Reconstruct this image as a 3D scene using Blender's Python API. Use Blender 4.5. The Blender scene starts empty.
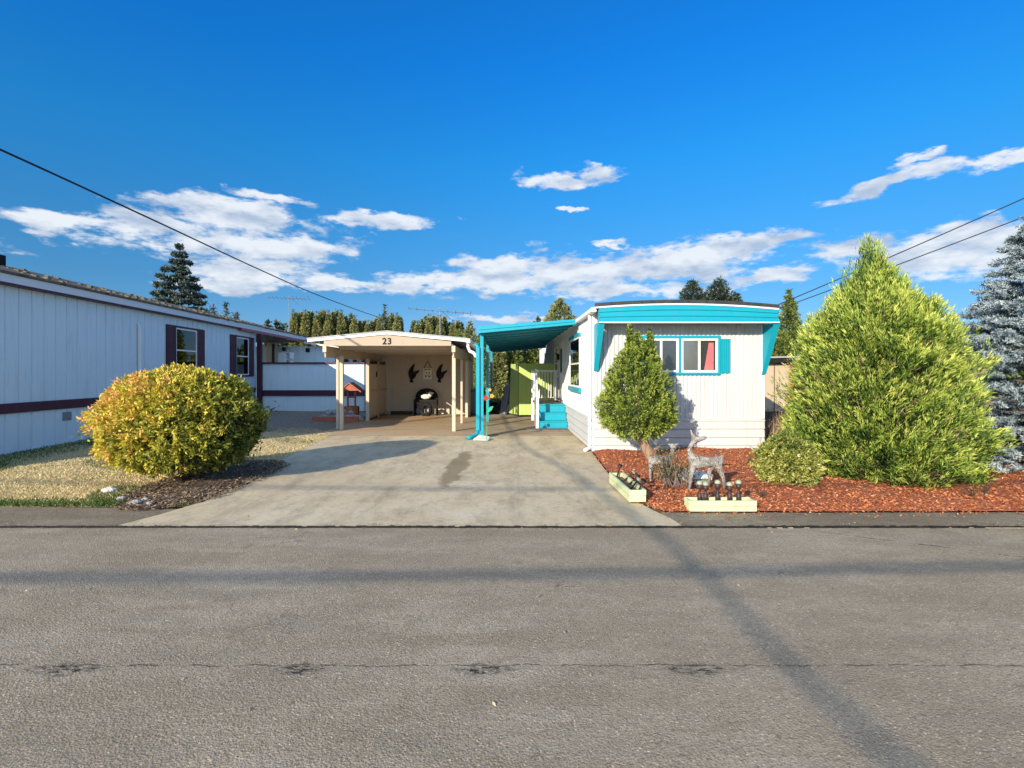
import bpy, bmesh, math, random
import numpy as np
from mathutils import Vector, Matrix
R = math.radians
random.seed(7)
ORD = ['first', 'second', 'third', 'fourth', 'fifth', 'sixth', 'seventh', 'eighth', 'ninth']
scene = bpy.context.scene
COL = scene.collection

# ------------------------------------------------------------------ camera
F = 512.0; CX, CY, CH = 505.0, 373.0, 1.7
cam_d = bpy.data.cameras.new('camera'); cam_d.lens = 18; cam_d.sensor_width = 36
cam_d.shift_x = (512-CX)/1024; cam_d.shift_y = -(384-CY)/1024
cam_d.clip_start = .05; cam_d.clip_end = 3000
cam = bpy.data.objects.new('camera', cam_d); COL.objects.link(cam)
cam.location = (0, 0, CH); cam.rotation_euler = (R(90), 0, 0)
scene.camera = cam

# ------------------------------------------------------------------ light and exposure
AZ, EL = R(32), R(18)
SUN_E, SKY_E, EXPO = 4.2, 0.15, 0.8
sd = bpy.data.lights.new('sun', 'SUN'); sd.energy = SUN_E; sd.angle = R(.32); sd.color = (1, .87, .68)
sun = bpy.data.objects.new('sun', sd); COL.objects.link(sun)
sun.rotation_euler = Vector((math.sin(AZ)*math.cos(EL), math.cos(AZ)*math.cos(EL), -math.sin(EL))).to_track_quat('-Z', 'Y').to_euler()
scene.view_settings.view_transform = 'Standard'; scene.view_settings.look = 'None'
scene.view_settings.exposure = EXPO; scene.view_settings.gamma = 1; scene.view_settings.use_curve_mapping = False
scene.cycles.max_bounces = 6; scene.cycles.diffuse_bounces = 4; scene.cycles.glossy_bounces = 3
scene.cycles.transparent_max_bounces = 8; scene.cycles.transmission_bounces = 4
scene.cycles.use_denoising = True

world = bpy.data.worlds.new('World'); scene.world = world; world.use_nodes = True
def build_world():
    nt = world.node_tree; N = nt.nodes; L = nt.links
    bg = N['Background']; bg.inputs[1].default_value = SKY_E
    sky = N.new('ShaderNodeTexSky'); sky.sky_type = 'NISHITA'; sky.sun_disc = False
    sky.sun_elevation = EL; sky.sun_rotation = R(180+32)
    sky.air_density = 1.0; sky.dust_density = .3; sky.ozone_density = 2.5
    def val(x, sock):
        if isinstance(x, (int, float)): sock.default_value = x
        elif isinstance(x, tuple): sock.default_value = x
        else: L.new(x, sock)
    def M(op, a, b=0., c=None, clamp=False):
        n = N.new('ShaderNodeMath'); n.operation = op; n.use_clamp = clamp
        val(a, n.inputs[0]); val(b, n.inputs[1])
        if c is not None: val(c, n.inputs[2])
        return n.outputs[0]
    def V(op, a, b=(0, 0, 0)):
        n = N.new('ShaderNodeVectorMath'); n.operation = op
        val(a, n.inputs[0]); val(b, n.inputs[1])
        return n.outputs['Value'] if op in ('LENGTH', 'DOT_PRODUCT') else n.outputs[0]
    def noise(vec, scale, detail=6, rough=.55):
        n = N.new('ShaderNodeTexNoise'); L.new(vec, n.inputs['Vector'])
        n.inputs['Scale'].default_value = scale; n.inputs['Detail'].default_value = detail; n.inputs['Roughness'].default_value = rough
        return n
    def mix(f, a, b):
        n = N.new('ShaderNodeMix'); n.data_type = 'RGBA'; val(f, n.inputs[0])
        for x, s in ((a, n.inputs[6]), (b, n.inputs[7])): val(x, s)
        return n.outputs[2]
    tc = N.new('ShaderNodeTexCoord'); sep = N.new('ShaderNodeSeparateXYZ'); L.new(tc.outputs['Generated'], sep.inputs[0])
    x, y, z = sep.outputs
    az = M('ARCTAN2', x, y); el = M('ARCSINE', M('MINIMUM', M('MAXIMUM', z, -1.), 1.))
    cb = N.new('ShaderNodeCombineXYZ'); L.new(az, cb.inputs[0]); L.new(el, cb.inputs[1]); P = cb.outputs[0]
    # sky colour: the clear deep blue of the day, taken off the sky texture's own brightness
    ramp = N.new('ShaderNodeValToRGB'); L.new(M('DIVIDE', el, 1.5708, clamp=True), ramp.inputs[0]); ce = ramp.color_ramp.elements
    while len(ce) < 7: ce.new(.5)
    for e_, (deg, col) in zip(ce, ((0, (.24, .32, .52)), (4, (.19, .31, .50)), (9, (.14, .33, .49)), (15, (.11, .40, .60)), (22, (.065, .48, .76)), (31, (.035, .48, .93)), (60, (.05, .50, 1.0)))):
        e_.position = deg/90; e_.color = col+(1,)
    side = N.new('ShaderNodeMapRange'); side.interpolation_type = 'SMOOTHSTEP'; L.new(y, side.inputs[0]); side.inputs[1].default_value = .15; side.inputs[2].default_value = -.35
    tint = mix(side.outputs[0], ramp.outputs[0], (.44, .62, .84, 1))    # paler towards the sun, lifted behind the camera as added fill light
    mul = N.new('ShaderNodeMix'); mul.data_type = 'RGBA'; mul.blend_type = 'MULTIPLY'; mul.inputs[0].default_value = 1
    mul.clamp_result = False
    L.new(sky.outputs[0], mul.inputs[6]); L.new(tint, mul.inputs[7])
    skyc = mul.outputs[2]
    # clouds, placed by azimuth and elevation
    st = V('MULTIPLY', P, (1, 2.6, 1))
    warp = noise(st, 5.0, 5, .6)
    wv = V('MULTIPLY', V('SUBTRACT', warp.outputs['Color'], (.5, .5, .5)), (.20, .085, 0))
    warp2 = noise(st, 22, 5, .6); wv2 = V('MULTIPLY', V('SUBTRACT', warp2.outputs['Color'], (.5, .5, .5)), (.06, .03, 0))
    Q = V('ADD', V('ADD', P, wv), wv2)
    cl = [(60,222,75,13),(150,232,90,14),(235,215,85,17),(275,240,95,22),(255,268,80,20),(215,285,70,9),(330,282,70,9),(385,217,55,9),(270,196,50,7),
          (567,177,46,9),(567,211,18,3.5),(425,282,70,8),(490,282,110,15),(500,262,60,14),(600,268,150,17),(700,252,95,15),(620,288,120,9),(762,244,48,9),(765,276,46,9),(610,240,28,4),
          (890,184,85,8),(945,172,45,13),(1000,160,60,8),(942,155,22,8),
          (850,253,60,13),(930,262,110,22),(965,240,75,19),(1010,258,90,24),(1120,250,70,20),(515,319,60,6),(-60,240,70,12),(-120,200,90,9)]
    best = None
    for px, py, rx, ry in cl:
        a0 = math.atan((px-CX)/F); e0 = math.atan((CY-py)/F*math.cos(a0))
        sx = rx/F*math.cos(a0)**2; sy = ry/F*math.cos(a0)
        d = V('LENGTH', V('MULTIPLY', V('SUBTRACT', Q, (a0, e0, 0)), (1/sx, 1/sy, 0)))
        best = d if best is None else M('MINIMUM', best, d)
    n1 = noise(st, 9, 9, .62); n2 = noise(st, 30, 6, .6)
    core = M('SUBTRACT', 1.12, best)
    dens = M('ADD', M('ADD', M('MULTIPLY', core, .95), M('MULTIPLY', M('SUBTRACT', n1.outputs[0], .5), 2.3)), M('MULTIPLY', M('SUBTRACT', n2.outputs[0], .5), 1.2))
    mr = N.new('ShaderNodeMapRange'); mr.interpolation_type = 'SMOOTHSTEP'
    L.new(dens, mr.inputs[0]); mr.inputs[1].default_value = .0; mr.inputs[2].default_value = .62
    fac = mr.outputs[0]
    # unseen bright cloud veil behind the camera, added as fill light
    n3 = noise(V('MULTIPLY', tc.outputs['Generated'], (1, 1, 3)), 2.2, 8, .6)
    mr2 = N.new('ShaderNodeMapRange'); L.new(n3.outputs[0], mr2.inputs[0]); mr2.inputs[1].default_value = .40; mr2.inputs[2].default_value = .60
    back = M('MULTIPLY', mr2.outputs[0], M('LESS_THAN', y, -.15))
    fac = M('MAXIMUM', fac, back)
    # shading inside clouds: greyer, bluer in the thick low parts
    n4 = noise(V('ADD', st, (0, .035, 0)), 9, 5, .55)
    sh = N.new('ShaderNodeMapRange'); L.new(M('SUBTRACT', n4.outputs[0], M('MULTIPLY', n1.outputs[0], .35)), sh.inputs[0])
    sh.inputs[1].default_value = .26; sh.inputs[2].default_value = .46
    cloud = mix(sh.outputs[0], (3.3, 3.5, 3.75, 1), (1.75, 2.15, 2.8, 1))
    cloud = mix(side.outputs[0], cloud, (3.7, 4.9, 6.6, 1))  # veil behind the camera brightened and blued, for cool fill in shadows
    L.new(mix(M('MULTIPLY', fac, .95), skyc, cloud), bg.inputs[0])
    world.cycles.sampling_method = 'MANUAL'; world.cycles.sample_map_resolution = 512
build_world()

# ------------------------------------------------------------------ helpers
def G(px, py, z=0.):
    Y = (CH-z)*F/(py-CY); return ((px-CX)/F*Y, Y, z)
def PX(px, Y): return (px-CX)/F*Y
def PZ(py, Y): return CH-(py-CY)/F*Y

def world_off(o):
    v = Vector((0, 0, 0))
    while o is not None:
        v += o.location; o = o.parent
    return v
def tag(o, label=None, cat=None, group=None, kind=None):
    if label: o['label'] = label
    if cat: o['category'] = cat
    if group: o['group'] = group
    if kind: o['kind'] = kind
    return o
def thing(name, label, cat, loc, group=None):
    o = bpy.data.objects.new(name, None); COL.objects.link(o); o.location = loc
    o.empty_display_size = .2
    return tag(o, label, cat, group)
def copy_tree(o, parent=None):
    c = o.copy(); COL.objects.link(c)
    if parent is not None: c.parent = parent
    for ch in [k for k in bpy.data.objects if k.parent == o and k != c]:
        copy_tree(ch, c)
    return c

class MB:
    def __init__(s): s.v = []; s.f = []
    def add(s, vs, fs):
        n = len(s.v); s.v += [tuple(v) for v in vs]; s.f += [tuple(i+n for i in f) for f in fs]; return s
    def box(s, x0, x1, y0, y1, z0, z1):
        x0, x1 = sorted((x0, x1)); y0, y1 = sorted((y0, y1)); z0, z1 = sorted((z0, z1))
        return s.add([(x0,y0,z0),(x1,y0,z0),(x1,y1,z0),(x0,y1,z0),(x0,y0,z1),(x1,y0,z1),(x1,y1,z1),(x0,y1,z1)],
                     [(0,3,2,1),(4,5,6,7),(0,1,5,4),(1,2,6,5),(2,3,7,6),(3,0,4,7)])
    def hexa(s, p):
        return s.add(p, [(0,3,2,1),(4,5,6,7),(0,1,5,4),(1,2,6,5),(2,3,7,6),(3,0,4,7)])
    def quad(s, a, b, c, d): return s.add([a, b, c, d], [(0, 1, 2, 3)])
    def beam(s, a, b, w, h, up=(0, 0, 1)):
        a = Vector(a); b = Vector(b); d = (b-a).normalized(); u = Vector(up)
        r = d.cross(u)
        if r.length < 1e-4: r = d.cross(Vector((1, 0, 0)))
        r.normalize(); u = r.cross(d)
        r *= w/2; u *= h/2
        return s.hexa([a-r-u, a+r-u, b+r-u, b-r-u, a-r+u, a+r+u, b+r+u, b-r+u])
    def prism_y(s, poly, y0, y1):   # poly in x,z
        n = len(poly)
        vs = [(x, y0, z) for x, z in poly]+[(x, y1, z) for x, z in poly]
        return s.add(vs, [tuple(range(n-1, -1, -1)), tuple(range(n, 2*n))]+[(i, (i+1) % n, (i+1) % n+n, i+n) for i in range(n)])
    def prism_z(s, poly, z0, z1):
        n = len(poly)
        vs = [(x, y, z0) for x, y in poly]+[(x, y, z1) for x, y in poly]
        return s.add(vs, [tuple(range(n-1, -1, -1)), tuple(range(n, 2*n))]+[(i, (i+1) % n, (i+1) % n+n, i+n) for i in range(n)])
    def tube(s, pts, r, n=8, cap=True):
        pts = [Vector(p) for p in pts]; rs = r if isinstance(r, (list, tuple)) else [r]*len(pts)
        base = len(s.v); ref = None
        for i, p in enumerate(pts):
            d = (pts[min(i+1, len(pts)-1)]-pts[max(i-1, 0)]).normalized()
            if ref is None: ref = d.cross(Vector((0, 0, 1))) if abs(d.z) < .95 else d.cross(Vector((1, 0, 0)))
            ref = (ref-d*ref.dot(d)).normalized(); q = d.cross(ref)
            for k in range(n):
                a = 2*math.pi*k/n; s.v.append(tuple(p+(ref*math.cos(a)+q*math.sin(a))*rs[i]))
        for i in range(len(pts)-1):
            for k in range(n):
                a = base+i*n+k; b = base+i*n+(k+1) % n; s.f.append((a, b, b+n, a+n))
        if cap:
            s.f.append(tuple(base+k for k in range(n-1, -1, -1))); e = base+(len(pts)-1)*n; s.f.append(tuple(e+k for k in range(n)))
        return s
    def lathe(s, c, prof, n=16):
        base = len(s.v)
        for r, z in prof:
            for k in range(n):
                a = 2*math.pi*k/n; s.v.append((c[0]+r*math.cos(a), c[1]+r*math.sin(a), c[2]+z))
        for i in range(len(prof)-1):
            for k in range(n):
                a = base+i*n+k; b = base+i*n+(k+1) % n; s.f.append((a, b, b+n, a+n))
        s.f.append(tuple(base+k for k in range(n-1, -1, -1))); e = base+(len(prof)-1)*n; s.f.append(tuple(e+k for k in range(n)))
        return s
    def ribbed(s, a, b, z0, z1, ribs, out, depth=.01, w=.03, sl=.008):
        """upright sheet from a to b; at each distance in ribs a rib of width w standing depth towards out (negative: groove)"""
        a = Vector((a[0], a[1], 0)); b = Vector((b[0], b[1], 0)); d = b-a; Ln = d.length; d.normalize(); o = Vector((out[0], out[1], 0)).normalized()
        pr = [(0, 0)]
        for t in ribs:
            if t-w/2-sl > pr[-1][0] and t+w/2+sl < Ln:
                pr += [(t-w/2-sl, 0), (t-w/2, depth), (t+w/2, depth), (t+w/2+sl, 0)]
        pr.append((Ln, 0))
        vs = []
        for z in (z0, z1):
            for t, h in pr: vs.append(a+d*t+o*h+Vector((0, 0, z)))
        n = len(pr)
        return s.add(vs, [(i, i+1, i+1+n, i+n) for i in range(n-1)])
    def lap(s, a, b, prof):
        """horizontal boards: prof list of (outwards, z) swept from a to b (a,b = ((x,y),(outx,outy)))"""
        (ax, ay), (bx, by), (ox, oy) = a, b, prof[0]
        vs = []
        for h, z in prof[1:]: vs.append((ax+ox*h, ay+oy*h, z))
        for h, z in prof[1:]: vs.append((bx+ox*h, by+oy*h, z))
        n = len(prof)-1
        return s.add(vs, [(i, i+n, i+n+1, i+1) for i in range(n-1)])
    def build(s, name, m, parent=None, smooth=False, bevel=0):
        off = world_off(parent)
        me = bpy.data.meshes.new(name); me.from_pydata([tuple(Vector(v)-off) for v in s.v], [], s.f)
        bm = bmesh.new(); bm.from_mesh(me); bmesh.ops.recalc_face_normals(bm, faces=bm.faces)
        if bevel:
            bmesh.ops.bevel(bm, geom=[e for e in bm.edges if len(e.link_faces) == 2 and e.calc_face_angle(0) > .6], offset=bevel, segments=1, affect='EDGES', profile=.5)
        bm.to_mesh(me); bm.free()
        if smooth: me.polygons.foreach_set('use_smooth', [True]*len(me.polygons))
        me.materials.append(m)
        o = bpy.data.objects.new(name, me); COL.objects.link(o)
        if parent is not None: o.parent = parent
        return o

# ------------------------------------------------------------------ materials
def newmat(name):
    m = bpy.data.materials.new(name); m.use_nodes = True
    return m, m.node_tree.nodes, m.node_tree.links, m.node_tree.nodes['Principled BSDF']
class NT:
    def __init__(s, name): s.m, s.N, s.L, s.p = newmat(name); s.tc = s.N.new('ShaderNodeTexCoord').outputs['Object']
    def val(s, x, sock):
        if isinstance(x, (int, float, tuple)): sock.default_value = x
        else: s.L.new(x, sock)
    def math(s, op, a, b=0., clamp=False):
        n = s.N.new('ShaderNodeMath'); n.operation = op; n.use_clamp = clamp; s.val(a, n.inputs[0]); s.val(b, n.inputs[1]); return n.outputs[0]
    def noise(s, scale, detail=5, rough=.6, vec=None, stretch=None, color=False):
        vec = vec or s.tc
        if stretch:
            v = s.N.new('ShaderNodeVectorMath'); v.operation = 'MULTIPLY'; s.L.new(vec, v.inputs[0]); v.inputs[1].default_value = stretch; vec = v.outputs[0]
        n = s.N.new('ShaderNodeTexNoise'); s.L.new(vec, n.inputs['Vector']); n.inputs['Scale'].default_value = scale
        n.inputs['Detail'].default_value = detail; n.inputs['Roughness'].default_value = rough
        return n.outputs['Color' if color else 'Fac']
    def rng(s, x, a, b, c=0., d=1.):
        n = s.N.new('ShaderNodeMapRange'); s.val(x, n.inputs[0])
        for i, q in enumerate((a, b, c, d)): n.inputs[i+1].default_value = q
        return n.outputs[0]
    def mix(s, f, a, b, mode='MIX'):
        n = s.N.new('ShaderNodeMix'); n.data_type = 'RGBA'; n.blend_type = mode; s.val(f, n.inputs[0])
        for x, k in ((a, n.inputs[6]), (b, n.inputs[7])):
            s.val(x+(1,) if isinstance(x, tuple) and len(x) == 3 else x, k)
        return n.outputs[2]
    def sep(s):
        n = s.N.new('ShaderNodeSeparateXYZ'); s.L.new(s.tc, n.inputs[0]); return n.outputs
    def bump(s, h, strength=.3, dist=.01):
        n = s.N.new('ShaderNodeBump'); n.inputs['Strength'].default_value = strength; n.inputs['Distance'].default_value = dist
        s.L.new(h, n.inputs['Height'])
        if s.p.inputs['Normal'].is_linked: s.L.new(s.p.inputs['Normal'].links[0].from_socket, n.inputs['Normal'])
        s.L.new(n.outputs[0], s.p.inputs['Normal'])
    def fin(s, col, rough=.6, metal=0., spec=.4):
        s.val(col+(1,) if isinstance(col, tuple) and len(col) == 3 else col, s.p.inputs['Base Color']); s.val(rough, s.p.inputs['Roughness'])
        s.p.inputs['Metallic'].default_value = metal; s.p.inputs['Specular IOR Level'].default_value = spec
        return s.m
def simple(name, c1, c2=None, scale=6, rough=.55, bump=.15, bscale=60, bdist=.003, stretch=None, metal=0, lo=.35, hi=.7, spec=.4):
    t = NT(name); c2 = c2 or tuple(x*.8 for x in c1)
    f = t.rng(t.noise(scale, 6, .65, stretch=stretch), lo, hi)
    c = t.mix(f, c1, c2)
    if bump: t.bump(t.noise(bscale, 4, stretch=stretch), bump, bdist)
    return t.fin(c, rough, metal, spec)

# painted timber and metal
M = {}
def paint(name, col, dirt=(.25, .22, .17), amt=.25, rough=.45, streak=(3, 3, .35), bscale=90):
    t = NT(name)
    f = t.rng(t.noise(3.2, 8, .7, stretch=streak), .52, .78, 0, amt)
    g = t.rng(t.noise(26, 5, .7), .6, .72, 0, amt*.6)
    c = t.mix(t.math('MAXIMUM', f, g), col, dirt)
    t.bump(t.noise(bscale, 4), .12, .002); t.bump(t.noise(2.0, 2), .15, .01)
    return t.fin(c, t.rng(t.noise(5, 4), .3, .7, rough-.08, rough+.12))
M['white'] = paint('white_paint', (.78, .78, .77), (.42, .40, .36), .32)
M['siding'] = paint('white_siding', (.54, .55, .56), (.34, .32, .28), .5, .5)
M['teal'] = paint('teal_paint', (.006, .30, .41), (.06, .24, .31), .35, .40)
M['teal_dark'] = paint('teal_awning_paint', (.008, .27, .39), (.05, .19, .23), .4, .42)
M['grey_siding'] = paint('pale_blue_grey_siding', (.60, .72, .78), (.40, .45, .46), .5, .6)
M['grey_trim'] = paint('pale_grey_trim', (.62, .66, .70), (.45, .47, .48), .3, .5)
M['maroon'] = paint('maroon_paint', (.055, .012, .03), (.10, .05, .06), .4, .5)
M['pinkred'] = paint('faded_maroon_paint', (.34, .12, .14), (.4, .25, .25), .4, .6)
M['beige'] = paint('beige_paint', (.47, .37, .26), (.28, .21, .14), .35, .65)
M['beige_wall'] = paint('beige_back_wall', (.56, .48, .38), (.28, .22, .16), .35, .75)
M['gable'] = paint('tan_gable_paint', (.40, .325, .245), (.27, .20, .14), .3, .65)
M['cream'] = paint('cream_paint', (.52, .455, .35), (.40, .33, .22), .3, .6)
M['planter'] = paint('pale_lime_paint', (.56, .62, .36), (.26, .27, .11), .7, .6)
M['lime'] = paint('lime_green_paint', (.42, .55, .16), (.26, .34, .09), .35, .6)
M['roof_edge'] = simple('black_roof_edge', (.02, .02, .022), (.05, .05, .05), 8, .55)
M['roof_metal'] = simple('grey_roof_sheet', (.38, .40, .42), (.25, .26, .27), 2, .45, .1)
M['dark'] = simple('dark_stained_wood', (.022, .014, .011), (.045, .03, .02), 8, .5)
M['black'] = simple('black_metal', (.010, .010, .011), (.022, .022, .022), 8, .7, spec=.15)
M['cable'] = simple('black_cable', (.015, .015, .016), None, 8, .5, 0)
M['wood'] = simple('weathered_wood', (.20, .14, .09), (.10, .07, .045), 5, .8, .5, 30, .006, (8, 8, .6))
M['redwood'] = simple('red_stained_wood', (.42, .13, .07), (.28, .08, .045), 6, .7, .4, 30, .004)
M['deckwood'] = simple('grey_deck_board', (.17, .15, .13), (.10, .09, .08), 5, .8, .4, 30, .004)
M['rock'] = simple('pale_rock', (.42, .41, .40), (.20, .20, .21), 7, .8, .6, 18, .02)
M['white_rock'] = simple('white_rock', (.72, .71, .68), (.5, .48, .44), 7, .8, .5, 18, .015)
M['bark'] = simple('bark', (.17, .115, .075), (.07, .048, .032), 9, .9, .8, 22, .02, (3, 3, .6))
M['palebark'] = simple('pale_flaking_bark', (.36, .25, .17), (.16, .10, .065), 7, .85, .8, 25, .015, (3, 3, .6))
M['curtain'] = simple('pink_curtain', (.70, .22, .24), (.55, .14, .16), 3, .8, 0)
M['blind'] = simple('pale_curtain', (.50, .49, .46), (.4, .39, .36), 3, .8, 0)
M['room'] = simple('dark_room', (.045, .045, .05), (.03, .03, .033), 2, .8, 0)
M['plastic_blue'] = simple('grey_blue_plastic', (.13, .17, .23), None, 3, .4, .05)
M['galv'] = simple('galvanised_metal', (.45, .46, .47), (.3, .31, .32), 9, .35, .1, metal=.8)
M['pole'] = simple('utility_pole_wood', (.13, .095, .07), (.08, .06, .045), 5, .85, .5, 25, .01, (6, 6, .3))
M['red'] = simple('red_paint', (.50, .02, .03), None, 8, .4, 0); M['yellow'] = simple('yellow_paint', (.62, .36, .06), None, 8, .4, 0)
M['greenp'] = simple('green_paint', (.03, .40, .22), None, 8, .4, 0)
M['fleece'] = simple('white_fleece', (.75, .72, .62), (.6, .56, .46), 20, .9, .5, 40, .01)
M['solar_cap'] = simple('pale_solar_cap', (.36, .38, .26), (.24, .26, .18), 30, .4, .1)
def m_shingle():
    t = NT('brown_shingles')
    br = t.N.new('ShaderNodeTexBrick'); t.L.new(t.tc, br.inputs['Vector']); br.inputs['Scale'].default_value = 1
    br.inputs['Brick Width'].default_value = .14; br.inputs['Row Height'].default_value = .3; br.inputs['Mortar Size'].default_value = .012
    br.inputs['Color1'].default_value = (.16, .12, .085, 1); br.inputs['Color2'].default_value = (.09, .07, .055, 1); br.inputs['Mortar'].default_value = (.03, .025, .02, 1)
    f = t.rng(t.noise(1.6, 7, .7), .42, .62)
    c = t.mix(f, br.outputs[0], (.13, .125, .085)); c = t.mix(t.rng(t.noise(14, 5, .7), .58, .66), c, (.24, .21, .17))
    t.bump(t.noise(30, 4), .7, .02); t.bump(br.outputs[1], .5, -.01)
    return t.fin(c, .9)
M['shingle'] = m_shingle()
def m_glass():
    m, N, L, p = newmat('window_glass'); N.remove(p)
    tr = N.new('ShaderNodeBsdfTransparent'); tr.inputs[0].default_value = (.93, .95, .96, 1)
    gl = N.new('ShaderNodeBsdfGlossy'); gl.inputs['Roughness'].default_value = .02; gl.inputs[0].default_value = (.95, .97, 1, 1)
    fr = N.new('ShaderNodeFresnel'); fr.inputs[0].default_value = 1.5
    mx = N.new('ShaderNodeMixShader'); L.new(fr.outputs[0], mx.inputs[0]); L.new(tr.outputs[0], mx.inputs[1]); L.new(gl.outputs[0], mx.inputs[2])
    L.new(mx.outputs[0], N['Material Output'].inputs[0]); return m
M['glass'] = m_glass()

def m_asphalt(name, base, patch, crack=True, lo=.38):
    t = NT(name); x, y, z = t.sep()
    big = t.rng(t.noise(.55, 5, .6), .38, .62); mid = t.rng(t.noise(2.2, 7, .7, stretch=(.5, 1.3, 1)), .44, .60)
    c = t.mix(big, base, patch); c = t.mix(t.math('MULTIPLY', mid, .6), c, tuple(v*.72 for v in base))
    c = t.mix(t.rng(t.noise(.9, 7, .7, stretch=(.25, 1.6, 1)), .50, .60, 0, .45), c, tuple(v*w*.78 for v, w in zip(base, (1.05, .98, .88))))
    c = t.mix(t.rng(t.noise(1.5, 6, .7, stretch=(1.2, .5, 1)), .58, .66, 0, .4), c, tuple(v*1.25 for v in base))
    c = t.mix(t.rng(t.noise(7, 6, .75), .50, .64, 0, .55), c, tuple(v*w*.80 for v, w in zip(base, (1.05, 1, .92))))
    def stones(scale, cut, amt, mul):
        vor = t.N.new('ShaderNodeTexVoronoi'); t.L.new(t.tc, vor.inputs['Vector']); vor.inputs['Scale'].default_value = scale
        rc = t.N.new('ShaderNodeSeparateColor'); t.L.new(vor.outputs['Color'], rc.inputs[0])
        return t.math('MULTIPLY', t.rng(vor.outputs['Distance'], .25, .45, 1, 0), t.rng(rc.outputs[0], cut, cut+.08, 0, amt)), vor.outputs['Distance']
    s1, h1 = stones(105, .60, .65, 0); s2, h2 = stones(62, .86, .75, 0); s3, h3 = stones(88, .62, .7, 0)
    c = t.mix(s3, c, tuple(v*.38 for v in base)); c = t.mix(s1, c, tuple(min(v*1.75, 1) for v in base)); c = t.mix(s2, c, tuple(min(v*2.1, 1) for v in base))
    c = t.mix(t.rng(t.noise(38, 5, .85), .52, .60, 0, .6), c, tuple(v*.45 for v in base))
    c = t.mix(t.rng(t.noise(16, 4, .8), .60, .64, 0, .5), c, tuple(v*.4 for v in base))
    if crack:
        wob = t.math('MULTIPLY', t.math('SUBTRACT', t.noise(3.2, 8, .75, stretch=(1, .2, 1)), .5), .13)
        yy = t.math('ADD', y, wob)
        d = t.math('ABSOLUTE', t.math('SUBTRACT', yy, 2.98))
        on = t.rng(t.noise(6, 5, .7, stretch=(1, .05, 1)), .44, .54, .12, .75)
        line = t.math('MULTIPLY', t.rng(d, .002, .009, 1, 0), on)
        rag = t.rng(t.noise(30, 6, .8, stretch=(.5, 1.2, 1)), .48, .56)
        bl = None
        for bx, w in ((-2.52, .30), (-1.17, .19), (-.13, .24), (1.10, .27), (-4.9, .4), (5.4, .3)):
            q = t.rng(t.math('ADD', t.math('DIVIDE', t.math('ABSOLUTE', t.math('SUBTRACT', x, bx)), w), t.math('DIVIDE', t.math('ABSOLUTE', t.math('SUBTRACT', y, 2.94)), .085)), .55, 1.05, 1, 0)
            bl = q if bl is None else t.math('MAXIMUM', bl, q)
        blob = t.math('MULTIPLY', bl, rag)
        d2 = t.math('ABSOLUTE', t.math('SUBTRACT', t.math('ADD', t.math('ADD', t.math('MULTIPLY', x, .55), y), t.math('MULTIPLY', wob, 1.5)), 7.35))
        l2 = t.math('MULTIPLY', t.rng(d2, .004, .018, 1, 0), t.math('MULTIPLY', t.rng(x, 3.2, 3.6), t.rng(t.noise(3, 3), .45, .55)))
        # hairline crazing, patchy
        v2 = t.N.new('ShaderNodeTexVoronoi'); v2.feature = 'DISTANCE_TO_EDGE'; v2.inputs['Scale'].default_value = 2.4
        wv = t.N.new('ShaderNodeVectorMath'); wv.operation = 'ADD'; t.L.new(t.tc, wv.inputs[0]); nz = t.noise(4, 5, .7, color=True)
        sc_ = t.N.new('ShaderNodeVectorMath'); sc_.operation = 'SCALE'; t.L.new(nz, sc_.inputs[0]); sc_.inputs['Scale'].default_value = .35; t.L.new(sc_.outputs[0], wv.inputs[1]); t.L.new(wv.outputs[0], v2.inputs['Vector'])
        hair = t.math('MULTIPLY', t.rng(v2.outputs[0], .004, .014, 1, 0), t.rng(t.noise(.7, 3), .54, .62, 0, .5))
        c = t.mix(t.math('MAXIMUM', hair, t.math('MAXIMUM', line, t.math('MAXIMUM', blob, l2)), True), c, (.03, .027, .024))
        # old oil drips and a smear of leaf tannin
        c = t.mix(t.rng(t.noise(1.7, 7, .75), .62, .70, 0, .5), c, (.085, .07, .055))
        t.bump(t.math('SUBTRACT', 1., t.math('MAXIMUM', line, blob)), .5, .01)
    t.bump(h3, .6, .006); t.bump(t.noise(60, 4, .85), .7, .010); t.bump(t.noise(1.2, 3), .3, .03)
    return t.fin(c, t.rng(t.noise(3, 4), .3, .7, .78, .92), 0, .3)
M['asphalt'] = m_asphalt('road_asphalt', (.345, .282, .195), (.43, .36, .26))
M['shoulder'] = m_asphalt('shoulder_asphalt', (.23, .185, .125), (.36, .30, .21), False)
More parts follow.
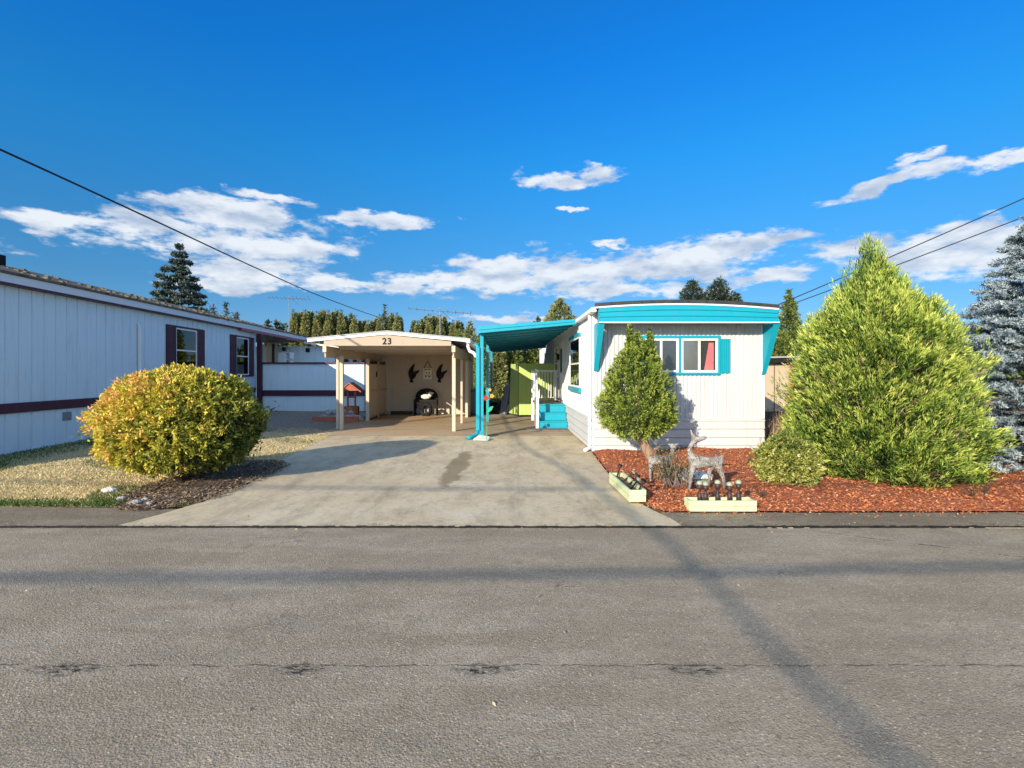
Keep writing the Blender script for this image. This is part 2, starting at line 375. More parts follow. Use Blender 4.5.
def m_concrete():
    t = NT('driveway_concrete'); x, y, z = t.sep()
    c = t.mix(t.rng(t.noise(.6, 6, .65), .35, .7), (.56, .45, .275), (.64, .54, .37))
    c = t.mix(t.rng(t.noise(2.6, 7, .75, stretch=(1, .45, 1)), .46, .66, 0, .7), c, (.33, .265, .175))
    c = t.mix(t.rng(t.noise(24, 6, .75), .56, .68, 0, .55), c, (.20, .165, .115))
    c = t.mix(t.rng(t.noise(1.1, 8, .75), .60, .67, 0, .55), c, (.62, .59, .52))
    # pitted bands near the street
    pit = t.math('MULTIPLY', t.rng(t.noise(17, 5, .7, stretch=(.5, 2.5, 1)), .57, .63), t.rng(t.noise(.9, 3), .46, .58))
    c = t.mix(t.math('MULTIPLY', pit, .7), c, (.12, .10, .075))
    # tyre tracks, faint and worn, and one shrinkage crack
    for tx_, ww_ in ((-3.2, .16), (-1.75, .16), (.2, .15), (1.1, .15)):
        tt_ = t.math('ABSOLUTE', t.math('SUBTRACT', t.math('ADD', x, t.math('MULTIPLY', t.noise(.5, 2), .5)), tx_+.25))
        c = t.mix(t.math('MULTIPLY', t.rng(tt_, ww_*.4, ww_*1.5, 1, 0), t.rng(t.noise(4, 6, .75, stretch=(1.5, .3, 1)), .42, .62, 0, .45)), c, (.29, .235, .16))
    ck = t.math('ABSOLUTE', t.math('SUBTRACT', t.math('ADD', x, t.math('MULTIPLY', t.noise(1.6, 8, .75), .9)), -.95+.45))
    c = t.mix(t.math('MULTIPLY', t.rng(ck, .003, .012, .8, 0), t.rng(y, 10.4, 10.9)), c, (.10, .08, .055))
    # oil stain
    wx = t.math('ADD', t.math('SUBTRACT', x, -.86), t.math('MULTIPLY', t.math('SUBTRACT', t.noise(2.5, 4), .5), .35))
    wx = t.math('SUBTRACT', wx, t.math('MULTIPLY', t.math('SUBTRACT', y, 9.3), .03))
    e = t.math('ADD', t.math('POWER', t.math('DIVIDE', t.math('ABSOLUTE', wx), .17), 2.), t.math('POWER', t.math('DIVIDE', t.math('ABSOLUTE', t.math('SUBTRACT', y, 9.3)), 1.75), 4.))
    e = t.math('ADD', e, t.math('MULTIPLY', t.math('SUBTRACT', t.noise(7, 5, .7), .5), 1.6))
    c = t.mix(t.rng(e, .55, 1.25, .62, 0), c, (.13, .09, .045))
    t.bump(t.noise(80, 5, .7), .35, .004); t.bump(t.noise(2, 3), .2, .02); t.bump(t.math('SUBTRACT', 1., pit), .3, .004)
    return t.fin(c, .85, 0, .25)
M['concrete'] = m_concrete()
def m_pad():
    t = NT('carport_pad_concrete'); x, y, z = t.sep()
    c = t.mix(t.rng(t.noise(.8, 6, .65, stretch=(.6, 1.3, 1)), .38, .62), (.44, .355, .245), (.46, .29, .15))
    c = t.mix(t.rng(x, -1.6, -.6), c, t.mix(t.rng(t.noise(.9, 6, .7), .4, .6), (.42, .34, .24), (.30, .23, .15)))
    c = t.mix(t.rng(t.noise(12, 6, .75), .55, .7, 0, .45), c, (.2, .15, .10))
    # tooled joints, one every two metres or so
    for v in (15.1, 17.0, 19.0):
        d = t.math('ABSOLUTE', t.math('SUBTRACT', y, v)); c = t.mix(t.rng(d, .008, .02, .8, 0), c, (.05, .04, .03))
    t.bump(t.noise(60, 5, .7), .3, .004)
    return t.fin(c, .85, 0, .25)
M['pad'] = m_pad()
def m_lawn():
    t = NT('dry_lawn'); x, y, z = t.sep()
    c = t.mix(t.rng(t.noise(1.4, 6, .7), .38, .66), (.72, .58, .34), (.60, .47, .25))
    c = t.mix(t.rng(t.noise(28, 5, .7, stretch=(1, 2, 1)), .45, .65, 0, .7), c, (.20, .14, .07))
    c = t.mix(t.rng(t.noise(.8, 5, .7), .56, .68, 0, .8), c, (.13, .19, .05))
    c = t.mix(t.rng(t.math('ADD', y, t.math('MULTIPLY', t.noise(1.1, 4), 2.)), 14.6, 15.2), c, t.mix(t.rng(t.noise(9, 5, .7), .4, .65), (.36, .31, .24), (.17, .145, .11)))
    t.bump(t.noise(50, 5, .7), .9, .03)
    return t.fin(c, .95, 0, .1)
M['lawn'] = m_lawn()
M['bedsoil'] = simple('bark_bed_soil', (.24, .17, .12), (.09, .065, .05), 14, .95, .9, 45, .03, lo=.35, hi=.6)
M['mulch'] = simple('red_mulch_bed', (.44, .15, .075), (.26, .085, .045), 16, .95, .9, 40, .03, lo=.35, hi=.62)
M['dirt'] = simple('ground_soil', (.22, .18, .12), (.14, .13, .07), 1.5, .95, .7, 30, .03)

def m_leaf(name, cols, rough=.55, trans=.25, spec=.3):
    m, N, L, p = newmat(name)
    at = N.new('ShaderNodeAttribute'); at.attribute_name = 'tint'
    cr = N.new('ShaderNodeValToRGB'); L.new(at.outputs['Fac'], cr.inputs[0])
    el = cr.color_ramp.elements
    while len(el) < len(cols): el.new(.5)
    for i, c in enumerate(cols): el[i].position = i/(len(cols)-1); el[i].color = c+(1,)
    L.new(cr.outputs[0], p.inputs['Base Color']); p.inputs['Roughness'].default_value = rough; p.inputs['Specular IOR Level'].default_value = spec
    if trans:
        td = N.new('ShaderNodeBsdfTranslucent'); L.new(cr.outputs[0], td.inputs[0])
        mx = N.new('ShaderNodeMixShader'); mx.inputs[0].default_value = trans
        L.new(p.outputs[0], mx.inputs[1]); L.new(td.outputs[0], mx.inputs[2]); L.new(mx.outputs[0], N['Material Output'].inputs[0])
    return m
M['twig'] = simple('twig_bark', (.07, .05, .035), (.035, .027, .02), 10, .9, 0)

# ------------------------------------------------------------------ foliage
def norm(a): return a/np.maximum(np.linalg.norm(a, axis=-1, keepdims=True), 1e-9)
def leaf_mesh(name, base, d, ln, wd, tint, m, parent=None, rng=None, side=None):
    """base (N,3) world, d (N,3) unit, ln, wd (N,), tint (N,): a diamond leaf each, bent a little"""
    n = len(base)
    if side is None: side = norm(np.cross(d, rng.normal(size=(n, 3))))
    nrm = np.cross(d, side)
    off = np.array(world_off(parent)); base = base-off
    v = np.empty((n, 4, 3), dtype=np.float32)
    v[:, 0] = base; v[:, 2] = base+d*ln[:, None]
    mid = base+d*(ln*.5)[:, None]+nrm*(ln*.08)[:, None]
    v[:, 1] = mid+side*(wd/2)[:, None]; v[:, 3] = mid-side*(wd/2)[:, None]
    me = bpy.data.meshes.new(name)
    me.vertices.add(4*n); me.vertices.foreach_set('co', v.ravel())
    me.loops.add(4*n); me.loops.foreach_set('vertex_index', np.arange(4*n, dtype=np.int32))
    me.polygons.add(n); me.polygons.foreach_set('loop_start', np.arange(n, dtype=np.int32)*4); me.polygons.foreach_set('loop_total', np.full(n, 4, dtype=np.int32))
    at = me.attributes.new('tint', 'FLOAT', 'FACE'); at.data.foreach_set('value', np.clip(tint, 0, 1).astype(np.float32))
    me.update(calc_edges=True); me.materials.append(m)
    o = bpy.data.objects.new(name, me); COL.objects.link(o)
    if parent is not None: o.parent = parent
    return o
def lumps(u, th, rng, amp, freq=3):
    s = 0
    for k in range(7):
        s = s+np.sin(th*rng.integers(1, 2+freq)+rng.uniform(0, 6.28)+u*rng.uniform(2, 5)*freq)*rng.uniform(.4, 1)
    return 1+amp*s/4
def crown(name, c, rx, ry, h, prof, m, parent, seed, nb=1500, per=30, blen=.3, ll=.07, lw=.018, spread=.7, up=.3, shell=.25,
          amp=.12, freq=3, tiltz=0., tintx=None, tip_tint=.25, jit=.25, droop=0., bend=0, gap=0.):
    """crown of small leaves along many short branches; prof: list of (height fraction, radius fraction)"""
    rng = np.random.default_rng(seed)
    pu = np.array([p[0] for p in prof]); pr = np.array([p[1] for p in prof])
    us = rng.uniform(0, 1, nb*6); rr = np.interp(us, pu, pr); us = us[rng.uniform(0, 1, nb*6) < rr+.06][:nb]; n = len(us)
    th = rng.uniform(0, 2*np.pi, n); r = np.interp(us, pu, pr)*lumps(us, th, np.random.default_rng(seed+1), amp, freq)
    dr = (np.interp(us+.03, pu, pr)-np.interp(us-.03, pu, pr))/.06*(rx+ry)/2/h
    if gap:   # holes between clumps
        g = np.sin(us*23+3*np.sin(th*2))*np.sin(th*7+us*9); keep = g < 1-gap; us, th, r, dr = us[keep], th[keep], r[keep], dr[keep]; n = len(us)
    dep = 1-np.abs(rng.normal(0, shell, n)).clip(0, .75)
    tip = np.stack([c[0]+rx*r*dep*np.cos(th), c[1]+ry*r*dep*np.sin(th), c[2]+h*us+rng.normal(0, .01*h, n)], 1)
    tip[:, 0] += bend*us*h
    ax = norm(np.stack([np.cos(th), np.sin(th), -dr+up], 1)+rng.normal(0, jit, (n, 3)))
    bl = blen*rng.uniform(.6, 1.3, n)*(.6+.4*np.clip(np.interp(us, pu, pr), 0, 1))
    t = rng.uniform(0, 1, (n, per))
    pos = tip[:, None, :]-ax[:, None, :]*(bl[:, None]*(1-t))[..., None]+rng.normal(0, .012+.12*blen, (n, per, 3))*(1.1-t)[..., None]
    d = norm(ax[:, None, :]*(.5+.6*t)[..., None]+rng.normal(0, spread, (n, per, 3))*.6+np.array([0, 0, -droop]))
    tb = rng.normal(.45, .17, n)
    if tintx: tb = tb+tintx(tip)
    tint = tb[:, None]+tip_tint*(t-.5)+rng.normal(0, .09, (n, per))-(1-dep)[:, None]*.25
    k = n*per
    ln = ll*rng.uniform(.6, 1.35, k); wd = lw*rng.uniform(.7, 1.3, k)
    return leaf_mesh(name, pos.reshape(k, 3), d.reshape(k, 3), ln, wd, tint.ravel(), m, parent, rng)
def branches(name, c, top, rx, h, n, m, parent, seed, r=.03, z0=.1, lift=.35):
    """trunk and limbs inside a crown"""
    rng = random.Random(seed); mb = MB()
    mb.tube([(c[0], c[1], c[2]), (c[0]+.02, c[1], c[2]+h*.4), (top[0], top[1], top[2])], [r*1.6, r*1.1, r*.25], 8)
    for i in range(n):
        u = z0+(.92-z0)*i/n; a = i*2.4+rng.uniform(-.4, .4); L = rx*(1-u*.8)*rng.uniform(.6, .85)
        p = Vector((c[0]+(top[0]-c[0])*u, c[1]+(top[1]-c[1])*u, c[2]+h*u*.85)); q = p+Vector((math.cos(a)*L, math.sin(a)*L, L*lift))
        mb.tube([p, (p+q)/2+Vector((0, 0, -.03*L)), q], [r*.5, r*.35, r*.12], 5)
    return mb.build(name, m, parent, True)
def scatter_blades(name, pts, ln, wd, tint, m, seed, lean=.5, flat=False):
    rng = np.random.default_rng(seed); n = len(pts)
    if flat:
        a = rng.uniform(0, 2*np.pi, n); d = norm(np.stack([np.cos(a), np.sin(a), rng.normal(.05, .28, n)], 1))
        side = norm(np.cross(d, np.stack([rng.normal(0, .45, n), rng.normal(0, .45, n), np.ones(n)], 1)))
    else:
        d = norm(np.stack([rng.normal(0, lean, n), rng.normal(0, lean, n), np.ones(n)], 1)); side = None
    return leaf_mesh(name, pts, d, ln, wd, tint, m, None, rng, side)

# ================================================================== THE SETTING
def sheet(name, poly, z, m, kind='structure'):
    mb = MB(); mb.add([(x, y, z) for x, y in poly], [tuple(range(len(poly)))])
    return tag(mb.build(name, m), kind=kind)
sheet('ground', [(-400, -400), (400, -400), (400, 600), (-400, 600)], -.03, M['dirt'])
ROADY = 5.62
sheet('road', [(-120, -7.5), (120, -7.5), (120, ROADY), (-120, ROADY)], 0, M['asphalt'])
def slab(name, poly, z0, z1, m):
    return tag(MB().prism_z(poly, z0, z1).build(name, m), kind='structure')
def ragged(a, b, n, amp, seed):
    rg = random.Random(seed); out = []
    for i in range(n+1):
        t = i/n; out.append((a[0]+(b[0]-a[0])*t+(rg.uniform(-amp, amp) if 0 < i < n else 0), a[1]+(b[1]-a[1])*t+(rg.uniform(-amp, amp) if 0 < i < n else 0)))
    return out
front = ragged((-4.30, ROADY+.02), (1.96, ROADY+.02), 40, .012, 3)
rside = [(1.93, 5.9), (1.82, 6.3), (1.72, 6.75), (1.70, 7.6), (1.76, 9.2), (1.85, 10.9), (1.88, 11.3)]
lside = [(-4.70, 13.8), (-4.50, 12.0), (-4.36, 10.2), (-4.18, 8.6), (-4.05, 7.6), (-3.95, 6.7), (-4.12, 6.1)]
slab('driveway', front+rside+[(1.88, 13.78)]+lside, -.02, .014, M['concrete'])
slab('joint_strip', [(-5.15, 13.783), (1.88, 13.783), (1.88, 13.799), (-5.15, 13.799)], -.02, .034, M['wood'])
slab('carport_pad', [(-5.15, 13.80), (1.89, 13.80), (1.89, 23.5), (-5.15, 23.5)], -.02, .036, M['pad'])
slab('shoulder_strip', [(-60, ROADY+.015)]+ragged((-4.32, ROADY+.02), (-4.14, 6.1), 3, 0, 1)+[(-4.02, 6.35)]+ragged((-4.9, 6.42), (-60, 6.5), 60, .04, 5), -.025, .012, M['shoulder'])
slab('shoulder_strip', [(1.99, ROADY+.02)]+ragged((3, ROADY-.01), (60, ROADY), 60, .02, 8)+ragged((60, 6.2), (1.90, 6.22), 60, .03, 9), -.025, .007, M['shoulder'])
# road's edge seam: crumbled asphalt lip
mb = MB(); rg = random.Random(2)
xs = [-14+i*.06 for i in range(480)]
for a, b in zip(xs[:-1], xs[1:]):
    if True:
        w = rg.uniform(.008, .022); y = ROADY+.006+rg.uniform(-.006, .006)
        h_ = rg.uniform(.014, .021); mb.hexa([(a, y-w, -.01), (b, y-w*rg.uniform(.6, 1.2), -.01), (b, y+w, -.01), (a, y+w, -.01), (a, y-w*.7, h_), (b, y-w*.6, h_), (b, y+w*.9, h_), (a, y+w*.8, h_)])
tag(mb.build('road_edge_seam', M['black']), kind='structure')

def lawn_z(x, y):
    s = np.clip((-4.5-x)/3, 0, 1)*np.clip((y-6.4)/3.5, 0, 1)
    return .012+.10*s+.01*np.sin(x*2.1+y*1.3)*s
def grid_sheet(name, x0, x1, y0, y1, nx, ny, zf, m, mask=None):
    X, Y = np.meshgrid(np.linspace(x0, x1, nx), np.linspace(y0, y1, ny)); Z = zf(X, Y)
    vs = list(zip(X.ravel().tolist(), Y.ravel().tolist(), Z.ravel().tolist()))
    fs = []
    for j in range(ny-1):
        for i in range(nx-1):
            a = j*nx+i
            if mask is None or mask(X[j, i], Y[j, i]): fs.append((a, a+1, a+nx+1, a+nx))
    return tag(MB().add(vs, fs).build(name, m, smooth=True), kind='structure')
grid_sheet('lawn', -45, -3.98, 6.45, 30, 160, 90, lawn_z, M['lawn'])
def bed_in(x, y):   # the bush's bed of dark bark
    return ((x+4.50)/.72)**2+((y-8.0)/1.75)**2 < 1
bz = lambda x, y: lawn_z(x, y)+.012
poly = [(-4.50+.72*math.cos(a)*(1+.06*math.sin(5*a)), 8.0+1.55*math.sin(a)*(1+.05*math.cos(4*a))) for a in [i*math.pi/24 for i in range(48)]]
poly = [(min(x, -3.99+.12*(y-7.6)*(-1 if y > 7.6 else 1)), y) for x, y in poly]
tag(MB().add([(-4.5, 8.0, .06)]+[(x, y, float(lawn_z(x, y))+.012) for x, y in poly], [(0, i+1, (i+1) % 48+1) for i in range(48)]).build('bark_bed', M['bedsoil'], smooth=True), kind='structure')
# mulch bed in front of the white home
def mul_z(x, y): return .022+.03*np.sin(x*1.7+.4)*np.sin(y*1.9)+.035+.02*np.sin(x*4.1+y*3.3)
def mul_left(y): return np.interp(y, [6.2, 6.3, 6.75, 7.6, 9.2, 11.3], [2.02, 1.9, 1.76, 1.73, 1.79, 1.9])
X, Y = np.meshgrid(np.linspace(0, 1, 120), np.linspace(6.22, 12.0, 70))
Xw = mul_left(Y)+X*(15-mul_left(Y)); Zw = mul_z(Xw, Y)*np.clip((Y-6.2)/.25, 0, 1)*np.clip((Xw-mul_left(Y))/.2, 0, 1)+.018
fs = [(j*120+i, j*120+i+1, (j+1)*120+i+1, (j+1)*120+i) for j in range(69) for i in range(119)]
tag(MB().add(list(zip(Xw.ravel().tolist(), Y.ravel().tolist(), Zw.ravel().tolist())), fs).build('mulch_bed', M['mulch'], smooth=True), kind='structure')
def mulz_full(x, y): return mul_z(x, y)*np.clip((y-6.2)/.25, 0, 1)*np.clip((x-mul_left(y))/.2, 0, 1)+.018

# mulch chips, leaf litter, grass: nobody could count them
rng = np.random.default_rng(11)
n = 46000; py = 6.24+(rng.uniform(0, 1, n)**1.4)*5.0; px = mul_left(py)+.02+rng.uniform(0, 1, n)**1.1*(10.5-mul_left(py))
pts = np.stack([px, py, mulz_full(px, py)+.006], 1)
M['chip'] = m_leaf('red_bark_chips', [(.09, .035, .022), (.30, .085, .035), (.54, .17, .065), (.60, .25, .11), (.66, .46, .30)], .9, 0, .1)
tag(scatter_blades('mulch_chips', pts, rng.uniform(.02, .065, n), rng.uniform(.012, .03, n), rng.normal(.5, .2, n), M['chip'], 1, flat=True), kind='stuff')
n = 9000; a = rng.uniform(0, 2*np.pi, n); r = np.sqrt(rng.uniform(0, 1, n))*1.12
px = -4.50+.75*r*np.cos(a); py = 8.0+1.6*r*np.sin(a); k = px < -3.95+.03*rng.normal(size=n)+.08; px, py = px[k], py[k]; n = len(px)
M['litter'] = m_leaf('leaf_litter', [(.04, .03, .022), (.14, .10, .07), (.26, .18, .12), (.40, .29, .18), (.6, .48, .30)], .9, 0, .1)
tag(scatter_blades('leaf_litter', np.stack([px, py, lawn_z(px, py)+.03], 1), rng.uniform(.02, .06, n), rng.uniform(.012, .035, n), rng.normal(.42, .2, n), M['litter'], 2, flat=True), kind='stuff')
n = 110000; py = 6.46+rng.uniform(0, 1, n)**1.5*8.6; px = -4.05-rng.uniform(0, 1, n)**1.05*(.985*py-3.5); 
wallx = -9.8-.06*(py-9.9)
drive = np.interp(py, [6.1, 6.7, 7.6, 8.6, 10.2, 12, 13.8, 16], [-4.14, -4.0, -4.08, -4.2, -4.38, -4.52, -4.72, -5.2])
k = (px > wallx+.02) & (px < drive) & ~bed_in(px, py); px, py = px[k], py[k]; n = len(px)
greenz = np.clip(1.5-(px-(-9.8-.06*(py-9.9)))/.9, 0, 1)*.75+np.clip((6.85-py)/.3, 0, 1)*.55+.35*(np.sin(px*1.7+1)*np.sin(py*2.3+px) > .55)
gn = rng.uniform(0, 1, n) < greenz
M['grass'] = m_leaf('grass_blades', [(.035, .075, .015), (.08, .16, .03), (.40, .34, .14), (.74, .60, .33), (.85, .76, .50)], .7, .2, .2)
tint = np.where(gn, rng.normal(.18, .08, n), rng.normal(.72, .13, n))
tag(scatter_blades('lawn_grass', np.stack([px, py, lawn_z(px, py)-.004], 1), rng.uniform(.015, .045, n)*(1+gn*.7), rng.uniform(.006, .012, n), tint, M['grass'], 3, .9), kind='stuff')
# weeds and fallen leaves in the seam by the drive and along the street edge
n = 1500; px = rng.uniform(-6, 9, n); keep = np.abs(np.sin(px*1.3)*np.sin(px*3.7)) > .45; px = px[keep]; n = len(px); py = ROADY+.01+np.abs(rng.normal(0, .035, n))
tag(scatter_blades('street_edge_litter', np.stack([px, py, np.full(n, .03)], 1), rng.uniform(.008, .03, n), rng.uniform(.006, .014, n), rng.normal(.6, .2, n), M['litter'], 4, flat=True), kind='stuff')

rng = np.random.default_rng(31); n = 700; t_ = rng.uniform(0, 1, n) < .3
py = np.where(t_, rng.uniform(6.2, 11, n), 6.2-np.abs(rng.normal(0, .10, n))); px = np.where(t_, mul_left(py)-np.abs(rng.normal(0, .05, n)), rng.uniform(1.9, 10.5, n))
tag(scatter_blades('spilled_chips', np.stack([px, py, np.full(n, .022)], 1), rng.uniform(.015, .05, n), rng.uniform(.010, .022, n), rng.normal(.5, .2, n), M['chip'], 32, flat=True), kind='stuff')
rng = np.random.default_rng(77); n = 150
px = np.where(rng.uniform(0, 1, n) < .55, rng.uniform(-6, 9, n), rng.uniform(-3.8, 1.6, n)); py = np.where(px < -3.9, rng.uniform(3.5, 5.6, n), rng.uniform(2.6, 13, n)); k = (py < 5.5) | ((px > -3.8) & (px < 1.5)); px, py = px[k], py[k]; n = len(px)
tag(scatter_blades('fallen_leaves', np.stack([px, py, np.where(py > ROADY, .022, .008)], 1), rng.uniform(.015, .04, n), rng.uniform(.010, .022, n), rng.normal(.75, .15, n), M['litter'], 78, flat=True), kind='stuff')

# ================================================================== GREY HOME ON THE LEFT
def gx(y): return -9.8-.06*(y-9.9)
gh = thing('grey_mobile_home', 'long pale blue grey home with maroon trim and shutters at the left edge', 'house', (gx(14), 14, 0))
Y0, Y1 = 6.9, 21.5; a = (gx(Y0), Y0); b = (gx(Y1), Y1); L = math.dist(a, b)
out = (1, .06)
ribs = [i*.305+.1 for i in range(60)]
mb = MB().ribbed(a, b, 1.10, 3.46, ribs, out, -.022, .024, .005); mb.build('wall', M['grey_siding'], gh)
MB().ribbed((a[0]+.0, a[1]), b, .10, .90, ribs, out, -.022, .024, .005).build('skirting', M['grey_siding'], gh)
MB().box(-17.8, -9.83, Y0, Y0+.1, .05, 3.46).build('end_wall', M['grey_siding'], gh)
def along(y0, y1, dx0, dx1, z0, z1):    # a board that follows the slightly turned wall
    return [(gx(y0)+dx0, y0, z0), (gx(y0)+dx1, y0, z0), (gx(y1)+dx1, y1, z0), (gx(y1)+dx0, y1, z0), (gx(y0)+dx0, y0, z1), (gx(y0)+dx1, y0, z1), (gx(y1)+dx1, y1, z1), (gx(y1)+dx0, y1, z1)]
MB().hexa(along(Y0, Y1, -.03, .035, .90, 1.10)).build('belt_board', M['maroon'], gh)
MB().hexa(along(Y0, Y1, -.03, .03, -.02, .12)).build('base_board', M['grey_trim'], gh)
MB().hexa(along(Y0-.1, Y1+6.2, .02, .16, 3.46, 3.62)).build('fascia', M['grey_trim'], gh)
MB().hexa(along(Y0-.1, 19.9, .0, .155, 3.415, 3.455)).build('trim_strip', M['maroon'], gh)
MB().hexa(along(19.9, Y1+6.2, .0, .19, 3.36, 3.458)).build('porch_fascia', M['pinkred'], gh)
# roof, shingled
mb = MB()
ya, yb = Y0-.15, Y1+6.2
ea = (gx(ya)+.19, ya, 3.625); eb = (gx(yb)+.19, yb, 3.625); ra = (gx(ya)-4.2, ya, 4.72); rb = (gx(yb)-4.2, yb, 4.72); fa = (gx(ya)-8.6, ya, 3.6); fb = (gx(yb)-8.6, yb, 3.6)
def up(p, h=.05): return (p[0], p[1], p[2]+h)
mb.hexa([ea, ra, rb, eb, up(ea), up(ra), up(rb), up(eb)]); mb.hexa([ra, fa, fb, rb, up(ra), up(fa), up(fb), up(rb)])
roof = mb.build('roof', M['shingle'], gh)
for x, y, s in ((-13.3, 13.2, .22),):
    zz = 3.62+(gx(y)+.19-x)*.25
    MB().box(x-s, x+s, y-s, y+s, zz, zz+.28).build('roof_vent', M['black'], roof)
rg = random.Random(8); mb = MB()
for i in range(150):   # moss, cones and debris lying on the shingles: real lumps
    y = rg.uniform(8, 26); u = rg.random()**1.5; x = gx(y)+.15-u*4.1; z = 3.675+(gx(y)+.19-x)*.25; s = rg.uniform(.02, .07)
    mb.hexa([(x-s, y-s*1.6, z), (x+s, y-s, z-.02), (x+s*.8, y+s*1.4, z-.02), (x-s, y+s, z), (x-s*.5, y-s*.6, z+s*.7), (x+s*.6, y-s*.5, z+s*.5), (x+s*.4, y+s, z+s*.5), (x-s*.4, y+s*.5, z+s*.8)])
tag(mb.build('moss_clumps', simple('moss', (.12, .10, .05), (.20, .17, .12), 3, .9), roof), kind='stuff')
# ventilation pipe on the wall
yy = 14.0; z1 = PZ(324, yy)
MB().tube([(gx(yy)+.06, yy, 1.12), (gx(yy)+.06, yy, z1-.05), (gx(yy)+.0, yy, z1)], .055, 10).build('downpipe', M['grey_trim'], gh)
yv = 9.9*505/(505-79)*.985
MB().hexa(along(yv-.12, yv+.12, -.01, .02, .63, .82)).build('crawlspace_vent', simple('vent_grey', (.2, .23, .27), None, 20, .5), gh)
# windows with shutters
def gwin(y0, y1, z0, z1, sh):
    w = MB(); f = .06
    w.hexa(along(y0-f, y1+f, -.005, .045, z1, z1+f)); w.hexa(along(y0-f, y1+f, -.005, .05, z0-f, z0)); w.hexa(along(y0-f, y0, -.005, .045, z0, z1)); w.hexa(along(y1, y1+f, -.005, .045, z0, z1))
    fr = w.build('window', M['maroon'], gh)
    w = MB(); g = .045; zm = (z0+z1)/2
    w.hexa(along(y0, y1, .0, .03, z1-g, z1)); w.hexa(along(y0, y1, .0, .03, z0, z0+g)); w.hexa(along(y0, y0+g, .0, .03, z0+g, z1-g)); w.hexa(along(y1-g, y1, .0, .03, z0+g, z1-g)); w.hexa(along(y0+g, y1-g, .0, .035, zm-.02, zm+.02))
    w.build('sash', M['white'], fr)
    MB().hexa(along(y0+g, y1-g, .014, .018, z0+g, z1-g)).build('pane', M['glass'], fr)
    MB().hexa(along(y0, y1, .001, .006, z0, z1)).build('curtain', M['blind'] if y0 < 18 else M['room'], fr)
    for s0, s1 in ((y0-f-sh, y0-f-.01), (y1+f+.01, y1+f+sh)):
        w = MB().ribbed((gx(s0)+.03, s0), (gx(s1)+.03, s1), z0-f, z1+f, [i*.055 for i in range(1, 14)], out, .012, .02, .006)
        w.hexa(along(s0, s1, -.01, .029, z0-f, z1+f)); w.build('shutter', M['maroon'], gh)
gwin(15.75, 16.95, 1.72, 3.10, .42)
gwin(19.75, 20.85, 1.62, 3.10, .42)
# porch behind the deck: far wall, door, soffit
MB().ribbed((-17, 27), (-8.9, 27), .1, 3.10, [i*.305 for i in range(1, 30)], (0, -1), -.012, .02, .004).build('porch_wall', M['grey_siding'], gh)
MB().box(gx(21.5)-5, gx(21.5)-.02, 21.5, 21.6, .1, 3.44).build('porch_return_wall', M['grey_siding'], gh)
MB().hexa([(-15, 21.6, 3.30), (gx(21.6)+.0, 21.6, 3.30), (gx(27)+.0, 27, 3.3), (-15, 27, 3.3), (-15, 21.6, 3.35), (gx(21.6)+.0, 21.6, 3.35), (gx(27)+.0, 27, 3.35), (-15, 27, 3.35)]).build('porch_ceiling', M['dark'], gh)
MB().hexa([(-10.45, 26.6, 3.25), (-8.6, 26.6, 2.98), (-8.6, 34, 2.98), (-10.45, 34, 3.25), (-10.45, 26.6, 3.33), (-8.6, 26.6, 3.06), (-8.6, 34, 3.06), (-10.45, 34, 3.33)]).build('wing_roof', M['grey_trim'], gh)
MB().box(-8.95, -8.88, 27, 34, .1, 3.0).build('wing_wall', M['grey_siding'], gh)
dx0, dx1 = PX(266.5, 26.9), PX(276.5, 26.9)
dr = MB().box(dx0, dx1, 26.9, 26.98, .9, PZ(341, 26.9)).build('door', M['cream'], gh)
MB().box(dx0+(dx1-dx0)*.55, dx0+(dx1-dx0)*.8, 26.88, 26.9, 2.2, PZ(344, 26.9)).build('pane', M['room'], dr)
MB().box(PX(306, 26.95), PX(309.5, 26.95), 26.9, 26.98, PZ(352, 26.95), PZ(348, 26.95)).build('wall_vent', M['black'], gh)
lamp = MB().box(PX(283, 26.9), PX(285, 26.9), 26.8, 26.98, 2.85, 3.05).build('porch_lamp', M['black'], gh)

# deck wall
dk = thing('deck_wall', 'pale grey solid deck railing with maroon cap and band behind the bush', 'deck railing', (-8, 21.5, 0))
MB().ribbed((-10.3, 21.42), (-5.9, 21.42), .98, 2.08, [i*.255 for i in range(1, 30)], (0, -1), -.01, .02, .004).build('upper_panel', M['grey_siding'], dk)
MB().ribbed((-10.3, 21.42), (-5.9, 21.42), .10, .74, [i*.255 for i in range(1, 30)], (0, -1), -.01, .02, .004).build('lower_panel', M['grey_siding'], dk)
MB().box(-10.3, -5.88, 21.38, 21.47, .74, .98).build('band', M['maroon'], dk)
MB().box(-10.3, -5.86, 21.36, 21.50, 2.08, 2.15).build('cap_rail', M['maroon'], dk)
MB().box(-5.96, -5.86, 21.47, 26.9, .1, 2.08).build('side_panel', M['grey_siding'], dk)
MB().box(-10.36, -5.96, 21.5, 27, .80, .86).build('deck_floor', M['deckwood'], dk)
MB().box(PX(257.3, 21.3), PX(262, 21.3), 21.25, 21.36, .1, PZ(334, 21.3)).build('corner_post', M['maroon'], dk)
# cabinet on the deck
x0, x1 = PX(279, 25), PX(291, 25)
cb = thing('deck_cabinet', 'white cabinet standing on the deck behind its solid railing', 'cabinet', ((x0+x1)/2, 25, .86))
MB().box(x0, x1-.2, 24.9, 25.3, .86, PZ(352.5, 25)).build('case', M['white'], cb)
mb = MB(); zt = PZ(352.5, 25)
for z in (.9, 1.5, 1.95, 2.32, zt-.04): mb.box(x1-.2, x1+.02, 24.9, 25.3, z, z+.04)
mb.box(x1-.012, x1+.02, 24.9, 25.3, .94, zt-.04)
mb.build('open_shelves', M['white'], cb)

